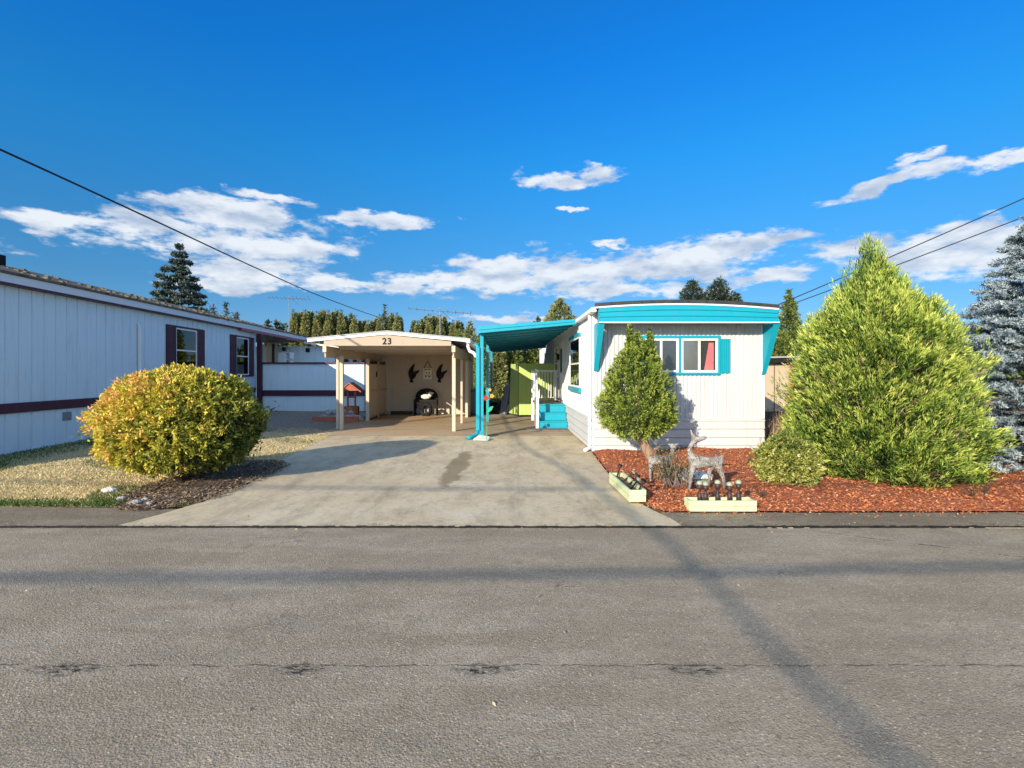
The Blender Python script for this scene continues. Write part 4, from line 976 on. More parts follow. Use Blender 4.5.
MB().box(SX0-.02, SX0+.02, 16.15, 17.99, .82, .86).build('bottom_rail', M['white'], st)
b0 = MB().box(SX0+.10, SX0+.135, 18.03, 18.06, .861, 1.74).build('baluster', M['white'], st)
for i in range(1, 7):
    c = b0.copy(); COL.objects.link(c); c.location.x = i*.105
b1 = MB().box(SX0-.015, SX0+.015, 16.28, 16.31, .861, 1.74).build('baluster', M['white'], st)
for i in range(1, 13):
    c = b1.copy(); COL.objects.link(c); c.location.y = i*.13
# concrete tread at the foot
tag(MB().box(SX0-.35, SX1, 14.72, 15.12, .037, .07).build('step_pad', M['deckwood']), 'thin grey mat on the concrete at the foot of the teal steps', 'mat')

# lime privacy panel
lp_ = thing('lime_panel', 'lime green privacy panel standing behind the steps under the awning', 'privacy panel', (.9, 19.3, .036))
MB().ribbed((.52, 19.3), (1.85, 19.3), .12, 2.02, [i*.3 for i in range(1, 6)], (0, -1), -.008, .012, .004).build('front_board', M['lime'], lp_)
MB().add([(.52, 19.3, .12), (.52, 19.3, 2.05), (.25, 20.2, 2.05), (.18, 20.2, .12)], [(0, 1, 2, 3)]).add([(.50, 19.32, .12), (.50, 19.32, 2.05), (.23, 20.22, 2.05), (.16, 20.22, .12)], [(3, 2, 1, 0)]).build('slanted_board', M['lime'], lp_)
MB().box(.50, 1.85, 19.27, 19.33, 2.02, 2.06).build('top_rail', M['lime'], lp_)
for x in (.54, 1.0, 1.78): MB().box(x-.03, x+.03, 19.31, 19.36, .036, 2.02).build('post', M['dark'], lp_)
# clutter behind
gp = MB().hexa([(-.25, 20.6, .04), (-.02, 20.2, .04), (.06, 20.28, .04), (-.17, 20.68, .04), (.02, 20.9, 1.25), (.20, 20.5, 1.25), (.24, 20.54, 1.25), (.06, 20.94, 1.25)])
tag(gp.build('leaning_board', simple('grey_board', (.22, .21, .24), None, 5, .8), bevel=.008), 'grey board leaning against the lime green panel', 'board')
bn = thing('wheeled_bin', 'dark blue grey wheeled bin between carport and teal post', 'bin', (PX(473, 20.5), 20.5, .036))
bx = PX(473, 20.5)
MB().hexa([(bx-.22, 20.3, .10), (bx+.22, 20.3, .10), (bx+.22, 20.75, .10), (bx-.22, 20.75, .10), (bx-.28, 20.22, .98), (bx+.28, 20.22, .98), (bx+.28, 20.8, .98), (bx-.28, 20.8, .98)]).build('body', M['plastic_blue'], bn, bevel=.02)
MB().hexa([(bx-.30, 20.18, .985), (bx+.30, 20.18, .985), (bx+.30, 20.84, .985), (bx-.30, 20.84, .985), (bx-.26, 20.24, 1.04), (bx+.26, 20.24, 1.04), (bx+.26, 20.82, 1.09), (bx-.26, 20.82, 1.09)]).build('lid', M['plastic_blue'], bn, bevel=.01)
for s in (-1, 1): MB().tube([(bx+s*.2, 20.72, .15), (bx+s*.26, 20.72, .15)], .11, 14).build('wheel', M['black'], bn)
for i, (px_, yy, r) in enumerate(((494, 21.2, .3), (500, 20.8, .25), (488, 21.6, .33))):
    mb = MB(); lumpy(mb, (PX(px_, yy), yy, r*.8), (r, r*.8, r*.85), 11, 40+i)
    tag(mb.build('rubbish_bag', M['black'], smooth=True), ['middle black bag under the back of the awning', 'black bag nearest the lime green panel', 'largest black bag under the back of the awning'][i], 'bag', 'black bags under the awning')
bkx, bky = PX(497, 19.6), 19.6

# ================================================================== FRONT GARDEN
def deer_mat():
    t = NT('woven_wire_deer')
    v = t.N.new('ShaderNodeTexVoronoi'); v.feature = 'DISTANCE_TO_EDGE'; t.L.new(t.tc, v.inputs['Vector']); v.inputs['Scale'].default_value = 34
    f = t.rng(v.outputs[0], .03, .16)
    c = t.mix(f, (.42, .38, .34), (.13, .11, .09)); c = t.mix(t.rng(t.noise(10, 4), .45, .6, 0, .6), c, (.50, .48, .45))
    t.bump(t.rng(v.outputs[0], 0, .2, 1, 0), .8, .012)
    return t.fin(c, .8)
M['deer'] = deer_mat()
def skinned(name, verts, edges, radii, m, loc, subd=2, root=0):
    me = bpy.data.meshes.new(name); me.from_pydata(verts, edges, []); me.materials.append(m)
    o = bpy.data.objects.new(name, me); COL.objects.link(o); o.location = loc
    md = o.modifiers.new('skin', 'SKIN'); sk = me.skin_vertices[0].data
    for i, r in enumerate(radii): sk[i].radius = r if isinstance(r, tuple) else (r, r)
    sk[root].use_root = True; md.use_smooth_shade = True
    s = o.modifiers.new('sub', 'SUBSURF'); s.levels = subd; s.render_levels = subd
    return o
def deer(name, loc, parts, m, label):
    V_, E_, R_ = [], [], []
    for v, r in parts['v']: V_.append(v); R_.append(r)
    o = skinned(name, V_, parts['e'], R_, m, loc); return tag(o, label, 'deer sculpture')
# large deer, body facing left, head looking back to the right. local x along picture, z up, units metres
k = 1/598.*1.0*1.02
def dz(x, y, oy=590, ox=560): return ((x-ox)*k, (oy-y)*k)
def q(x, y, d): a, b = dz(x, y); return (a, d, b)
big = dict(v=[(q(655, 350, 0), (.064, .074)), (q(560, 352, 0), (.066, .074)), (q(480, 345, 0), (.070, .082)), (q(436, 300, 0), (.048, .055)), (q(428, 245, 0), .034), (q(448, 200, 0), .031), (q(474, 165, 0), .038),
               (q(520, 160, 0), .036), (q(570, 147, 0), .019), (q(452, 120, .02), .020), (q(444, 84, .03), .008),
               (q(440, 420, -.05), (.030, .036)), (q(425, 500, -.07), .022), (q(408, 590, -.07), .018),
               (q(455, 420, .055), .030), (q(452, 500, .08), .022), (q(446, 570, .08), .018),
               (q(665, 420, -.055), (.038, .045)), (q(688, 480, -.08), .026), (q(690, 560, -.08), .018),
               (q(600, 420, .06), (.036, .04)), (q(612, 490, .08), .024), (q(596, 560, .08), .018),
               (q(690, 312, 0), .03), (q(705, 296, 0), .014)],
           e=[(0, 1), (1, 2), (2, 3), (3, 4), (4, 5), (5, 6), (6, 7), (7, 8), (6, 9), (9, 10), (2, 11), (11, 12), (12, 13), (2, 14), (14, 15), (15, 16), (0, 17), (17, 18), (18, 19), (0, 20), (20, 21), (21, 22), (0, 23), (23, 24)])
gz = lambda x, y: float(mulz_full(np.array(x), np.array(y)))
d0 = G(640+560/8.53, 494, .05)
YD = 7.25; dxx = PX(640+560/8.53, YD)
big = dict(v=[((v[0]*YD/7.1*1.0, v[1], v[2]), r) for v, r in big['v']], e=big['e'])
deer('wire_deer', (dxx, YD, gz(dxx, YD)), big, M['deer'], 'large pale wire deer with raised head turned back, standing on red mulch')
def q2(x, y, d): return ((x-190)*k, d, (540-y)*k)
fawn = dict(v=[(q2(110, 345, 0), (.06, .07)), (q2(175, 350, 0), (.055, .07)), (q2(235, 350, 0), (.06, .075)), (q2(262, 300, 0), .035), (q2(277, 255, 0), .033), (q2(282, 225, -.01), .035),
                (q2(284, 240, -.09), .018), (q2(238, 214, .01), .012), (q2(326, 210, .01), .012),
                (q2(90, 410, -.05), .032), (q2(84, 470, -.05), .018), (q2(90, 535, -.05), .015), (q2(112, 410, .05), .03), (q2(116, 470, .05), .018), (q2(112, 520, .05), .014),
                (q2(218, 430, -.05), .026), (q2(213, 490, -.05), .016), (q2(213, 545, -.05), .014), (q2(250, 420, .05), .026), (q2(256, 480, .05), .016), (q2(262, 530, .05), .014), (q2(80, 320, 0), .012)],
            e=[(0, 1), (1, 2), (2, 3), (3, 4), (4, 5), (5, 6), (5, 7), (5, 8), (0, 9), (9, 10), (10, 11), (0, 12), (12, 13), (13, 14), (2, 15), (15, 16), (16, 17), (2, 18), (18, 19), (19, 20), (0, 21)])
YW2 = 7.75; fxx = PX(640+190/8.53, YW2)
fawn = dict(v=[((v[0]*YW2/7.1, v[1], v[2]*1.05), r) for v, r in fawn['v']], e=fawn['e'])
deer('wire_deer', (fxx, YW2, gz(fxx, YW2)), fawn, M['deer'], 'small pale wire fawn with a plant twined on it, left of the larger deer')
# straggling plant on the fawn
M['vineleaf'] = m_leaf('vine_leaves', [(.04, .045, .02), (.10, .12, .045), (.22, .18, .08), (.42, .22, .08)], .6, .2)
vp = thing('straggly_plant', 'straggly green and brown plant twined round the small wire fawn', 'plant', (fxx+.05, YW2-.3, gz(fxx, YW2-.3)))
rg = random.Random(12); mb = MB(); tips = []
for i in range(46):
    bx_, by_ = fxx+rg.uniform(-.05, .42), YW2-.32+rg.uniform(-.12, .12); h = rg.uniform(.15, .55); a = rg.uniform(0, 6.28)
    p = Vector((bx_, by_, gz(bx_, by_)-.01)); q_ = p+Vector((math.cos(a)*.16-.06, math.sin(a)*.1, h)); mid = (p+q_)/2+Vector((rg.uniform(-.06, .06), rg.uniform(-.05, .05), .03))
    mb.tube([p, mid, q_], [.006, .005, .003], 5); tips += [mid, q_, (mid+q_)/2]
mb.build('stems', simple('grey_brown_stems', (.16, .11, .10), (.30, .24, .22), 10, .8), vp)
tp = np.array([tuple(t_) for t_ in tips]); rng = np.random.default_rng(4); idx = rng.integers(0, len(tp), 1700)
k2 = (rng.uniform(0, 1, 1700) < np.clip(1.5-(tp[idx, 0]-fxx)/.3, .15, 1)); idx = idx[k2]; n = len(idx)
leaf_mesh('leaves', tp[idx]+rng.normal(0, .05, (n, 3)), norm(rng.normal(0, 1, (n, 3))+[0, -.2, .3]), rng.uniform(.02, .04, n), rng.uniform(.012, .022, n), rng.normal(.4, .22, n), M['vineleaf'], vp, rng)
mb = MB(); yy = 7.75; lumpy(mb, (PX(695, yy), yy, .13), (.28, .16, .09), 10, 71)
tag(mb.build('white_rock', M['white_rock']), 'flat white rock on the mulch behind the large wire deer', 'rock')
mb = MB(); lumpy(mb, (PX(704.5, 7.6), 7.6, .09), (.10, .07, .045), 8, 3)
tag(mb.build('mossy_stone', simple('mossy_stone', (.10, .15, .10), (.2, .22, .2), 9, .8)), 'dark mossy stone beside the flat white rock under the deer', 'rock')
# planters
def planter(name, c, L, W, H, rot, label, wall=.03):
    t = thing(name, label, 'planter', (c[0], c[1], c[2]))
    Rm = Matrix.Rotation(rot, 3, 'Z'); C_ = Vector(c)
    def bx(nm, x0, x1, y0, y1, z0, z1, m):
        mb = MB().box(x0, x1, y0, y1, z0, z1); mb.v = [tuple(Rm @ Vector(v)+C_) for v in mb.v]; return mb.build(nm, m, t, bevel=.003)
    for k in range(2):   # two stacked boards a side
        za, zb = k*H/2+.001*k, (k+1)*H/2-.006
        bx('front_board', -L/2, L/2, -W/2-.004*k, -W/2+wall, za, zb, M['planter']); bx('back_board', -L/2, L/2, W/2-wall, W/2, za, zb, M['planter'])
    for s in (-1, 1): bx('end_board', s*(L/2-wall/2)-wall/2, s*(L/2-wall/2)+wall/2, -W/2+wall+.001, W/2-wall-.001, .0, H-.01, M['planter'])
    bx('soil', -L/2+wall+.002, L/2-wall-.002, -W/2+wall+.002, W/2-wall-.002, .01, H*.6, M['bedsoil'])
    return t, Rm, C_
y = 6.27; zc = .03
pl, Rm, C_ = planter('planter_box', (PX(720, y), y, zc), (PX(753, y)-PX(687, y)), -.0+.20, .135, 0, 'long pale lime planter box with upright solar lights near the street')
base_l = None
rg = random.Random(3)
for i, px_ in enumerate((699.5, 705.5, 717.5, 729.5, 738.5)):
    x = PX(px_, y+.02); hz_ = [.25, .24, .26, .235, .26][i]
    t = thing('solar_light', '', 'garden light', (x, y+.02, zc+.09), 'solar lights standing in the long planter')
    t['label'] = ['leftmost of the five solar lights in the long planter', 'second solar light from the left in the long planter', 'middle solar light of five in the long planter', 'fourth solar light from the left in the long planter', 'rightmost of the five solar lights in the long planter'][i]
    zb_ = zc+.09
    MB().lathe((x, y+.02, zb_), [(.008, 0), (.028, .0), (.026, .10), (.016, .105), (.014, hz_-.10), (.03, hz_-.095), (.034, hz_-.04)], 12).build('stake', simple('bronze_plastic', (.05, .03, .03), None, 9, .5) if i == 0 else bpy.data.materials['bronze_plastic'], t, True)
    MB().lathe((x, y+.02, zb_), [(.034, hz_-.039), (.037, hz_-.03), (.034, hz_-.008), (.018, hz_+.006), (.002, hz_+.009)], 14).build('cap', M['solar_cap'], t, True)
a0 = Vector(G(610.5, 484, .04)); a1 = Vector(G(630, 503, .04)); dvec = (a1-a0); rot = math.atan2(dvec.y, dvec.x)
cc = (a0+a1)/2+Vector((.11, .08, 0))
pl2, Rm, C_ = planter('planter_box', tuple(cc), dvec.length+.05, .22, .16, rot+math.pi, 'weathered pale lime planter box beside the driveway edge, seen end on')
for i in range(5):
    u = -.45+i*.22; p = Rm @ Vector((u*dvec.length*1.0, rg.uniform(-.03, .03), .09))+C_; dd = Vector((rg.uniform(-.3, .9), rg.uniform(-.5, .5), .75)).normalized()
    t = thing('solar_light', '', 'garden light', tuple(p), 'solar lights tipped over in the driveway planter')
    t['label'] = ['tipped solar light at the street end of the weathered driveway planter', 'tipped solar light second from the street end of the weathered planter', 'tipped solar light in the middle of the weathered driveway planter', 'tipped solar light second from the far end of the weathered planter', 'tipped solar light at the far end of the weathered driveway planter'][i]
    MB().tube([p, p+dd*.15, p+dd*.16, p+dd*.19], [.012, .012, .026, .03], 10).build('stake', bpy.data.materials['bronze_plastic'], t, True)
    MB().tube([p+dd*.191, p+dd*.2, p+dd*.215], [.036, .036, .015], 10).build('cap', M['solar_cap'] if i % 2 else M['black'], t, True)
# rocks edging the bush bed
for i, (px_, py_, r) in enumerate(((110, 491, .11), (122, 499, .07), (136, 503, .08), (146, 500, .06), (150, 504, .06))):
    p = G(px_, py_, .03); mb = MB(); lumpy(mb, (p[0], p[1], .03), (r, r*.8, r*.55), 9, 50+i)
    tag(mb.build('edging_rock', M['white_rock'] if i == 0 else M['rock']), ['white rock at the lawn edge left of the round bush bed', 'small grey rock just right of the white one by the bush', 'largest grey rock at the bush bed corner', 'grey rock at the bush bed corner nearest the bush', 'rightmost grey rock at the bush bed corner'][i], 'rock', 'rocks edging the bush bed')
# driftwood by the right corner of the home
mb = MB(); yy = 9.6; bx_ = PX(771, yy)
for i in range(9):
    rg2 = random.Random(i+3); a = Vector((bx_+rg2.uniform(-.2, .15), yy+rg2.uniform(-.1, .1), .08)); b_ = a+Vector((rg2.uniform(-.3, .35), rg2.uniform(-.1, .1), rg2.uniform(.2, .55)))
    mb.tube([a, (a+b_)/2+Vector((rg2.uniform(-.08, .08), 0, .06)), b_], [.04, .03, .012], 6)
tag(mb.build('driftwood', simple('bleached_wood', (.5, .48, .45), (.3, .28, .26), 8, .8), smooth=True), 'tangle of bleached driftwood behind the small leafy shrub', 'driftwood')

# ================================================================== PLANTS NEAR
M['yb'] = m_leaf('yellow_bush_leaves', [(.06, .085, .018), (.20, .23, .04), (.48, .46, .06), (.72, .58, .08), (.76, .44, .14)], .5, .25)
bc = (-5.02, 7.95)
bt = thing('round_yellow_bush', 'big round yellow and green bush on the lawn before the grey home', 'bush', (bc[0], bc[1], .1))
prof = [(0, .45), (.08, .72), (.22, .93), (.4, 1), (.6, .97), (.78, .84), (.9, .62), (1, .12)]
tx = lambda t_: np.clip((bc[0]+.1-t_[:, 0])*.25, -.30, .28)+np.clip((bc[1]-t_[:, 1])*.12, -.1, .12)+np.clip((t_[:, 2]-1.1)*.22, -.16, .2)  # autumn yellow towards left and top; lit and shaded sides painted in too
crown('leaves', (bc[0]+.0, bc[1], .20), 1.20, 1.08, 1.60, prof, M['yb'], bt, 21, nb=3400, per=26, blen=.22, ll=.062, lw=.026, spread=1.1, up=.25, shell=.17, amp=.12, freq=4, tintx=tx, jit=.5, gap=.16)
branches('branches', (bc[0], bc[1], .05), (bc[0], bc[1], 1.6), 1.25, 1.6, 46, M['twig'], bt, 3, .035, .05, .55)

M['cone'] = m_leaf('small_tree_needles', [(.015, .03, .008), (.06, .10, .018), (.18, .26, .035), (.34, .42, .06), (.50, .54, .12)], .55, .15)
tc_ = (PX(637, 9.75), 9.75)
stt = thing('small_conifer', 'small egg shaped conifer with crooked bare trunk before the front window', 'tree', (tc_[0]+.2, 9.7, .05))
prof = [(0, .40), (.05, .70), (.14, .93), (.25, 1), (.38, .93), (.50, .84), (.62, .72), (.74, .57), (.84, .38), (.93, .17), (1, .03)]
crown('crown', (tc_[0]+.0, tc_[1]+.0, .46), .79, .76, 2.0, prof, M['cone'], stt, 31, nb=2300, per=32, blen=.20, ll=.042, lw=.014, spread=.7, up=.45, shell=.18, amp=.22, freq=6, jit=.25, tip_tint=.75, gap=.28)
for dx_, hh_, w_ in ((-.14, .62, .10), (.24, .50, .15)):
    crown('crown_tip', (tc_[0]+dx_, tc_[1], 2.02), w_, w_, hh_, [(0, 1), (.5, .7), (1, .1)], M['cone'], stt, 32+int(dx_*10), nb=130, per=26, blen=.14, ll=.045, lw=.017, up=1.0, shell=.3, tip_tint=.5)
mb = MB(); mb.tube([(tc_[0]+.36, 9.68, .0), (tc_[0]+.26, 9.68, .12), (tc_[0]+.16, 9.70, .28), (tc_[0]+.08, 9.73, .48), (tc_[0]+.07, 9.75, .75), (tc_[0]+.03, 9.75, 1.4), (tc_[0], 9.75, 2.2)], [.14, .115, .10, .085, .07, .05, .02], 12)
mb.tube([(tc_[0]+.17, 9.7, .26), (tc_[0]-.02, 9.68, .46), (tc_[0]-.2, 9.7, .75)], [.06, .045, .03], 8); mb.tube([(tc_[0]+.2, 9.7, .2), (tc_[0]+.36, 9.72, .26), (tc_[0]+.48, 9.75, .34)], [.04, .03, .015], 8)
mb.build('trunk', M['palebark'], stt, True)

M['jun'] = m_leaf('golden_conifer_needles', [(.02, .045, .012), (.08, .15, .03), (.23, .34, .06), (.42, .53, .09), (.62, .66, .16)], .5, .25)
jc = (6.14, 8.45)
jt = thing('golden_conifer', 'huge broad yellow green conifer bush on the red mulch at right', 'tree', (jc[0], jc[1], .05))
prof = [(0, .90), (.10, 1), (.22, 1), (.42, .93), (.58, .84), (.70, .74), (.78, .58), (.85, .38), (.92, .20), (1, .04)]
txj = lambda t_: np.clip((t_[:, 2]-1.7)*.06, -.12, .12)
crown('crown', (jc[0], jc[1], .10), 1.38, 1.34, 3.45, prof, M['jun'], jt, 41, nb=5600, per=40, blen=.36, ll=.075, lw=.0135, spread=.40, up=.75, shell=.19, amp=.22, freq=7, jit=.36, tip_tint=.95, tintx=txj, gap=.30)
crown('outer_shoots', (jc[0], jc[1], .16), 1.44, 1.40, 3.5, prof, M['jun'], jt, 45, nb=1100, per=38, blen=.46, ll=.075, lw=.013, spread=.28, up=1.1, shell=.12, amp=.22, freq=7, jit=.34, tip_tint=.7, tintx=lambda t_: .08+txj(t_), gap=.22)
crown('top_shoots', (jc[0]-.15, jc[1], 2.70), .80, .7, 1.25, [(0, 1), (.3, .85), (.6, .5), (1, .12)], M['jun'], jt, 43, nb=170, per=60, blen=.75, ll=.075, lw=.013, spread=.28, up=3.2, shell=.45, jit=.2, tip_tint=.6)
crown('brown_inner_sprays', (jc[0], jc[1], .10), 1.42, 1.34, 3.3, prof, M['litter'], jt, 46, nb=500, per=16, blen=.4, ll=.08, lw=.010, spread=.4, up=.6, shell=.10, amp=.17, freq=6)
branches('branches', (jc[0], jc[1], .03), (jc[0]-.1, jc[1], 3.3), 1.5, 3.4, 60, M['twig'], jt, 5, .06, .03, .5)
M['spr'] = m_leaf('blue_spruce_needles', [(.04, .06, .065), (.13, .18, .20), (.26, .34, .37), (.40, .48, .51), (.56, .62, .64)], .6, .1)
def spruce_tiers(name, c, R0, H, seed, m, parent, nt=17, per_t=18, ll=.042, lw=.011, den=1.0, droopy=.08):
    """boughs in tiers, each bough a flat fan of needle covered fingers"""
    rng = np.random.default_rng(seed); B, D, T = [], [], []
    for i in range(nt):
        u = i/(nt-1); z = c[2]+.25+(H-.35)*u; rad = R0*(1-u)**.85*rng.uniform(.92, 1.05)+.10
        for j in range(max(5, int(per_t*(1-u*.62)))):
            a = rng.uniform(0, 6.283); r = rad*rng.uniform(.78, 1.08); zz = z+rng.normal(0, .07)
            out_ = np.array([math.cos(a), math.sin(a), 0.]); sd_ = np.array([-math.sin(a), math.cos(a), 0.])
            nf = 9
            for f in range(nf):
                s0 = rng.uniform(.30, .95) if f else .6; L = (.30+.22*(1-u))*rng.uniform(.6, 1.1)
                ang = 0 if f == 0 else rng.uniform(-.8, .8)
                fd = norm(out_*math.cos(ang)+sd_*math.sin(ang)+np.array([0, 0, rng.uniform(.05, .35)-droopy*(1-u)]))
                st_ = np.array([c[0], c[1], zz])+out_*r*s0+np.array([0, 0, -.10*s0*r+.10*(s0*r)**2*.3])
                L = min(L, max(r-s0*r*.9, .12)); k_ = int(46*den*L/.3)
                t_ = rng.uniform(0, 1, k_)
                B.append(st_+fd*(t_*L)[:, None]+rng.normal(0, .006, (k_, 3))); D.append(norm(fd*.55+rng.normal(0, .6, (k_, 3))+[0, 0, .15])); T.append(rng.normal(.5, .12)+.25*(t_-.5)+rng.normal(0, .08, k_)+.25*(s0-.6))
    B, D, T = np.concatenate(B), np.concatenate(D), np.concatenate(T); n = len(B)
    return leaf_mesh(name, B, D, ll*rng.uniform(.7, 1.3, n), lw*rng.uniform(.8, 1.3, n), T, m, parent, rng)
sc = (9.50, 9.0)
bs = thing('blue_spruce', 'tall silvery blue spruce at the right edge behind the golden conifer', 'tree', (sc[0], sc[1], .05))
spruce_tiers('crown', (sc[0], sc[1], .0), 2.18, 4.7, 51, M['spr'], bs, 26, 36, .05, .014, 1.35)
branches('trunk', (sc[0], sc[1], .0), (sc[0], sc[1], 4.3), 1.3, 4.3, 70, M['bark'], bs, 6, .07, .05, .05)
M['var'] = m_leaf('variegated_leaves', [(.05, .08, .02), (.13, .18, .04), (.32, .34, .07), (.52, .50, .14), (.68, .66, .36)], .5, .25)
vc = (PX(787, 7.55), 7.55)
vs_ = thing('variegated_shrub', 'small pale yellow green leafy shrub at the left foot of the golden conifer', 'shrub', (vc[0], vc[1], .05))
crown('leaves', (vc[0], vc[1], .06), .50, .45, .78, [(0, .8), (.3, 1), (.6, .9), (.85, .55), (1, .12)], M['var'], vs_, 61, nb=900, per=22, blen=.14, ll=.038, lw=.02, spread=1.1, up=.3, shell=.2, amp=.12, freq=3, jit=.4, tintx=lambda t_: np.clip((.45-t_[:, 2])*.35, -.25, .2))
branches('branches', (vc[0], vc[1], .03), (vc[0], vc[1], .7), .45, .7, 26, M['twig'], vs_, 7, .015, .05, .8)
# dry weeds behind the corner
wt = thing('dry_weeds', 'dry brown weeds in front of the beige shed by the home corner', 'weeds', (PX(770, 12.5), 12.5, .0))
rng = np.random.default_rng(14); n = 1500; px_ = rng.uniform(5.65, 7.9, n); py_ = rng.uniform(11.6, 14.5, n)
dW = norm(np.stack([rng.normal(0, .3, n), rng.normal(0, .3, n), np.ones(n)], 1)); hW = rng.uniform(.25, .95, n)
leaf_mesh('stalks', np.stack([px_, py_, np.zeros(n)], 1), dW, hW, rng.uniform(.006, .014, n), rng.normal(.45, .2, n), M['litter'], wt, rng)
m_ = 2500; ii = rng.integers(0, n, m_); leaf_mesh('seed_heads', np.stack([px_, py_, np.zeros(n)], 1)[ii]+dW[ii]*(hW[ii]*rng.uniform(.4, 1, m_))[:, None], norm(rng.normal(0, 1, (m_, 3))), rng.uniform(.02, .06, m_), rng.uniform(.01, .025, m_), rng.normal(.5, .2, m_), M['litter'], wt, rng)
# dry twigs scattered through the mulch
rg = random.Random(9)
for i, (px_, py_) in enumerate(((762, 498), (800, 487), (973, 497), (985, 494))):
    p = G(px_, py_, .05); mb = MB()
    for j in range(16):
        a = rg.uniform(0, 6.28); h = rg.uniform(.06, .2); mb.tube([(p[0], p[1], .04), (p[0]+math.cos(a)*h*.7, p[1]+math.sin(a)*h*.5, .05+h)], [.004, .002], 4)
    tag(mb.build('dead_sprig', M['twig']), ['dead brown sprig in the mulch right of the long planter', 'dead brown sprig below the variegated shrub', 'dead brown sprig below the right side of the golden conifer', 'dead brown sprig below the blue spruce'][i], 'dead plant')

# ================================================================== BEHIND
# beige shed
sh = thing('beige_shed', 'beige shed with flat grey roof beyond the right corner of the home', 'shed', (9.6, 19, 0))
MB().box(6.8, 12.4, 18, 21.5, .15, 2.02).build('wall', M['beige'], sh)
MB().box(6.8, 12.4, 17.985, 17.999, 0, .35).build('plinth', M['dark'], sh)
MB().hexa([(6.6, 17.75, 2.0), (12.6, 17.75, 2.12), (12.6, 21.7, 2.12), (6.6, 21.7, 2.0), (6.6, 17.75, 2.16), (12.6, 17.75, 2.28), (12.6, 21.7, 2.28), (6.6, 21.7, 2.16)]).build('fascia', M['black'], sh)
MB().hexa([(6.5, 17.7, 2.165), (12.7, 17.7, 2.285), (12.7, 21.8, 2.285), (6.5, 21.8, 2.165), (6.5, 17.7, 2.22), (12.7, 17.7, 2.34), (12.7, 21.8, 2.34), (6.5, 21.8, 2.22)]).build('roof', M['roof_metal'], sh)
MB().box(PX(791, 17.9), PX(794.5, 17.9), 17.9, 17.98, 0, 2.0).build('door_post', M['redwood'], sh)
mb = MB()
for x in (8.1, 9.45, 10.6): mb.box(x, x+.03, 17.985, 17.999, .36, 2.0)
mb.build('wall_batten', M['wood'], sh)

# trees beyond
M['far_gold'] = m_leaf('cypress_leaves', [(.03, .04, .014), (.10, .12, .04), (.22, .25, .08), (.34, .34, .12), (.40, .29, .13)], .6, .1)
M['far_dark'] = m_leaf('dark_fir_needles', [(.012, .022, .018), (.03, .05, .035), (.06, .09, .06), (.12, .15, .10)], .6, .1)
M['far_mid'] = m_leaf('mid_green_leaves', [(.03, .05, .014), (.10, .14, .03), (.21, .27, .06), (.36, .38, .10)], .6, .15)
M['far_blue'] = m_leaf('blue_green_fir_needles', [(.02, .032, .03), (.05, .08, .07), (.10, .14, .12), (.18, .22, .19)], .6, .1)
colprof = [(0, .8), (.15, 1), (.5, .96), (.75, .82), (.9, .5), (1, .1)]
protos = []
def arb(px_, py_, Y, rad, seed, label):
    h = PZ(py_, Y); x = PX(px_, Y)
    t = thing('columnar_cypress', label, 'tree', (x, Y, 0), 'cypress row behind the carport')
    if len(protos) < 3:
        crown('crown', (x, Y, .2), rad, rad, h-.2, colprof, M['far_gold'], t, 100+seed, nb=800, per=20, blen=.5, ll=.15, lw=.05, spread=.5, up=1.1, shell=.16, amp=.2, freq=5, tip_tint=.5)
        MB().tube([(x, Y, 0), (x, Y, h*.9)], [.12, .03], 6).build('trunk', M['bark'], t)
        protos.append((t, rad, h))
    else:
        p, pr_, ph = protos[seed % 3]
        for ch in [c for c in p.children]:
            c = ch.copy(); COL.objects.link(c); c.parent = t; c.scale = (rad/pr_, rad/pr_, h/ph)
    t.rotation_euler.z = seed*1.3 if len(protos) == 3 else 0
    return t
zt_ = [(180,95),(198,103),(215,99),(234,96),(249,96),(266,100),(290,104),(306,98),(322,91),(343,98),(362,98),(380,93),(402,97),(422,120),(448,108),(464,122),(488,142),(508,138),(526,144),(545,140),(563,128),(582,118),(622,118),(640,108),(662,110),(676,122),(738,139),(757,146),(776,132),(796,119),(812,116),(830,119),(848,122),(862,120),(882,121),(902,150),(922,144),(946,140),(962,150)]
ordw = ['first','second','third','fourth','fifth','sixth','seventh','eighth','ninth','tenth','eleventh','twelfth','thirteenth','fourteenth','fifteenth','sixteenth','seventeenth','eighteenth','nineteenth','twentieth']
for i, (zx, zy) in enumerate(zt_):
    left = i < 26; j = i if left else i-26
    nL = 26
    if left: lab = (ordw[j]+' columnar cypress from the left end of the row' if j < 13 else ordw[25-j]+' columnar cypress left of the gap in the row behind the carport')
    else: lab = ordw[j]+' columnar cypress right of the gap in the row behind the carport'
    arb(255+zx/4.655, 290+zy/4.655, 44+(i % 3)*.6, .50, i, lab)

def cone_tree(name, px_, pt, Y, halfpx, prof, m, label, seed, nb=900, per=12, ll=.25, lw=.1, blen=.7, up=.1, z0=.8, group=None, cat='tree', amp=.14, shell=.16, freq=5, gap=.0, droop=0.):
    x = PX(px_, Y); h = PZ(pt, Y); rad = halfpx/F*Y
    t = thing(name, label, cat, (x, Y, 0), group)
    crown('crown', (x, Y, z0), rad, rad, h-z0, prof, m, t, seed, nb=nb, per=per, blen=blen, ll=ll, lw=lw, spread=.6, up=up, shell=shell, amp=amp, freq=freq, tip_tint=.4, gap=gap, droop=droop)
    branches('trunk', (x, Y, 0), (x, Y, h*.96), rad*.8, h*.96, 16, M['bark'], t, seed, .14, .15, .1)
    return t
fir = [(0, 1), (.2, .9), (.45, .66), (.7, .38), (.88, .17), (1, .02)]
rnd = [(0, .7), (.2, 1), (.5, .92), (.75, .66), (.9, .4), (1, .08)]
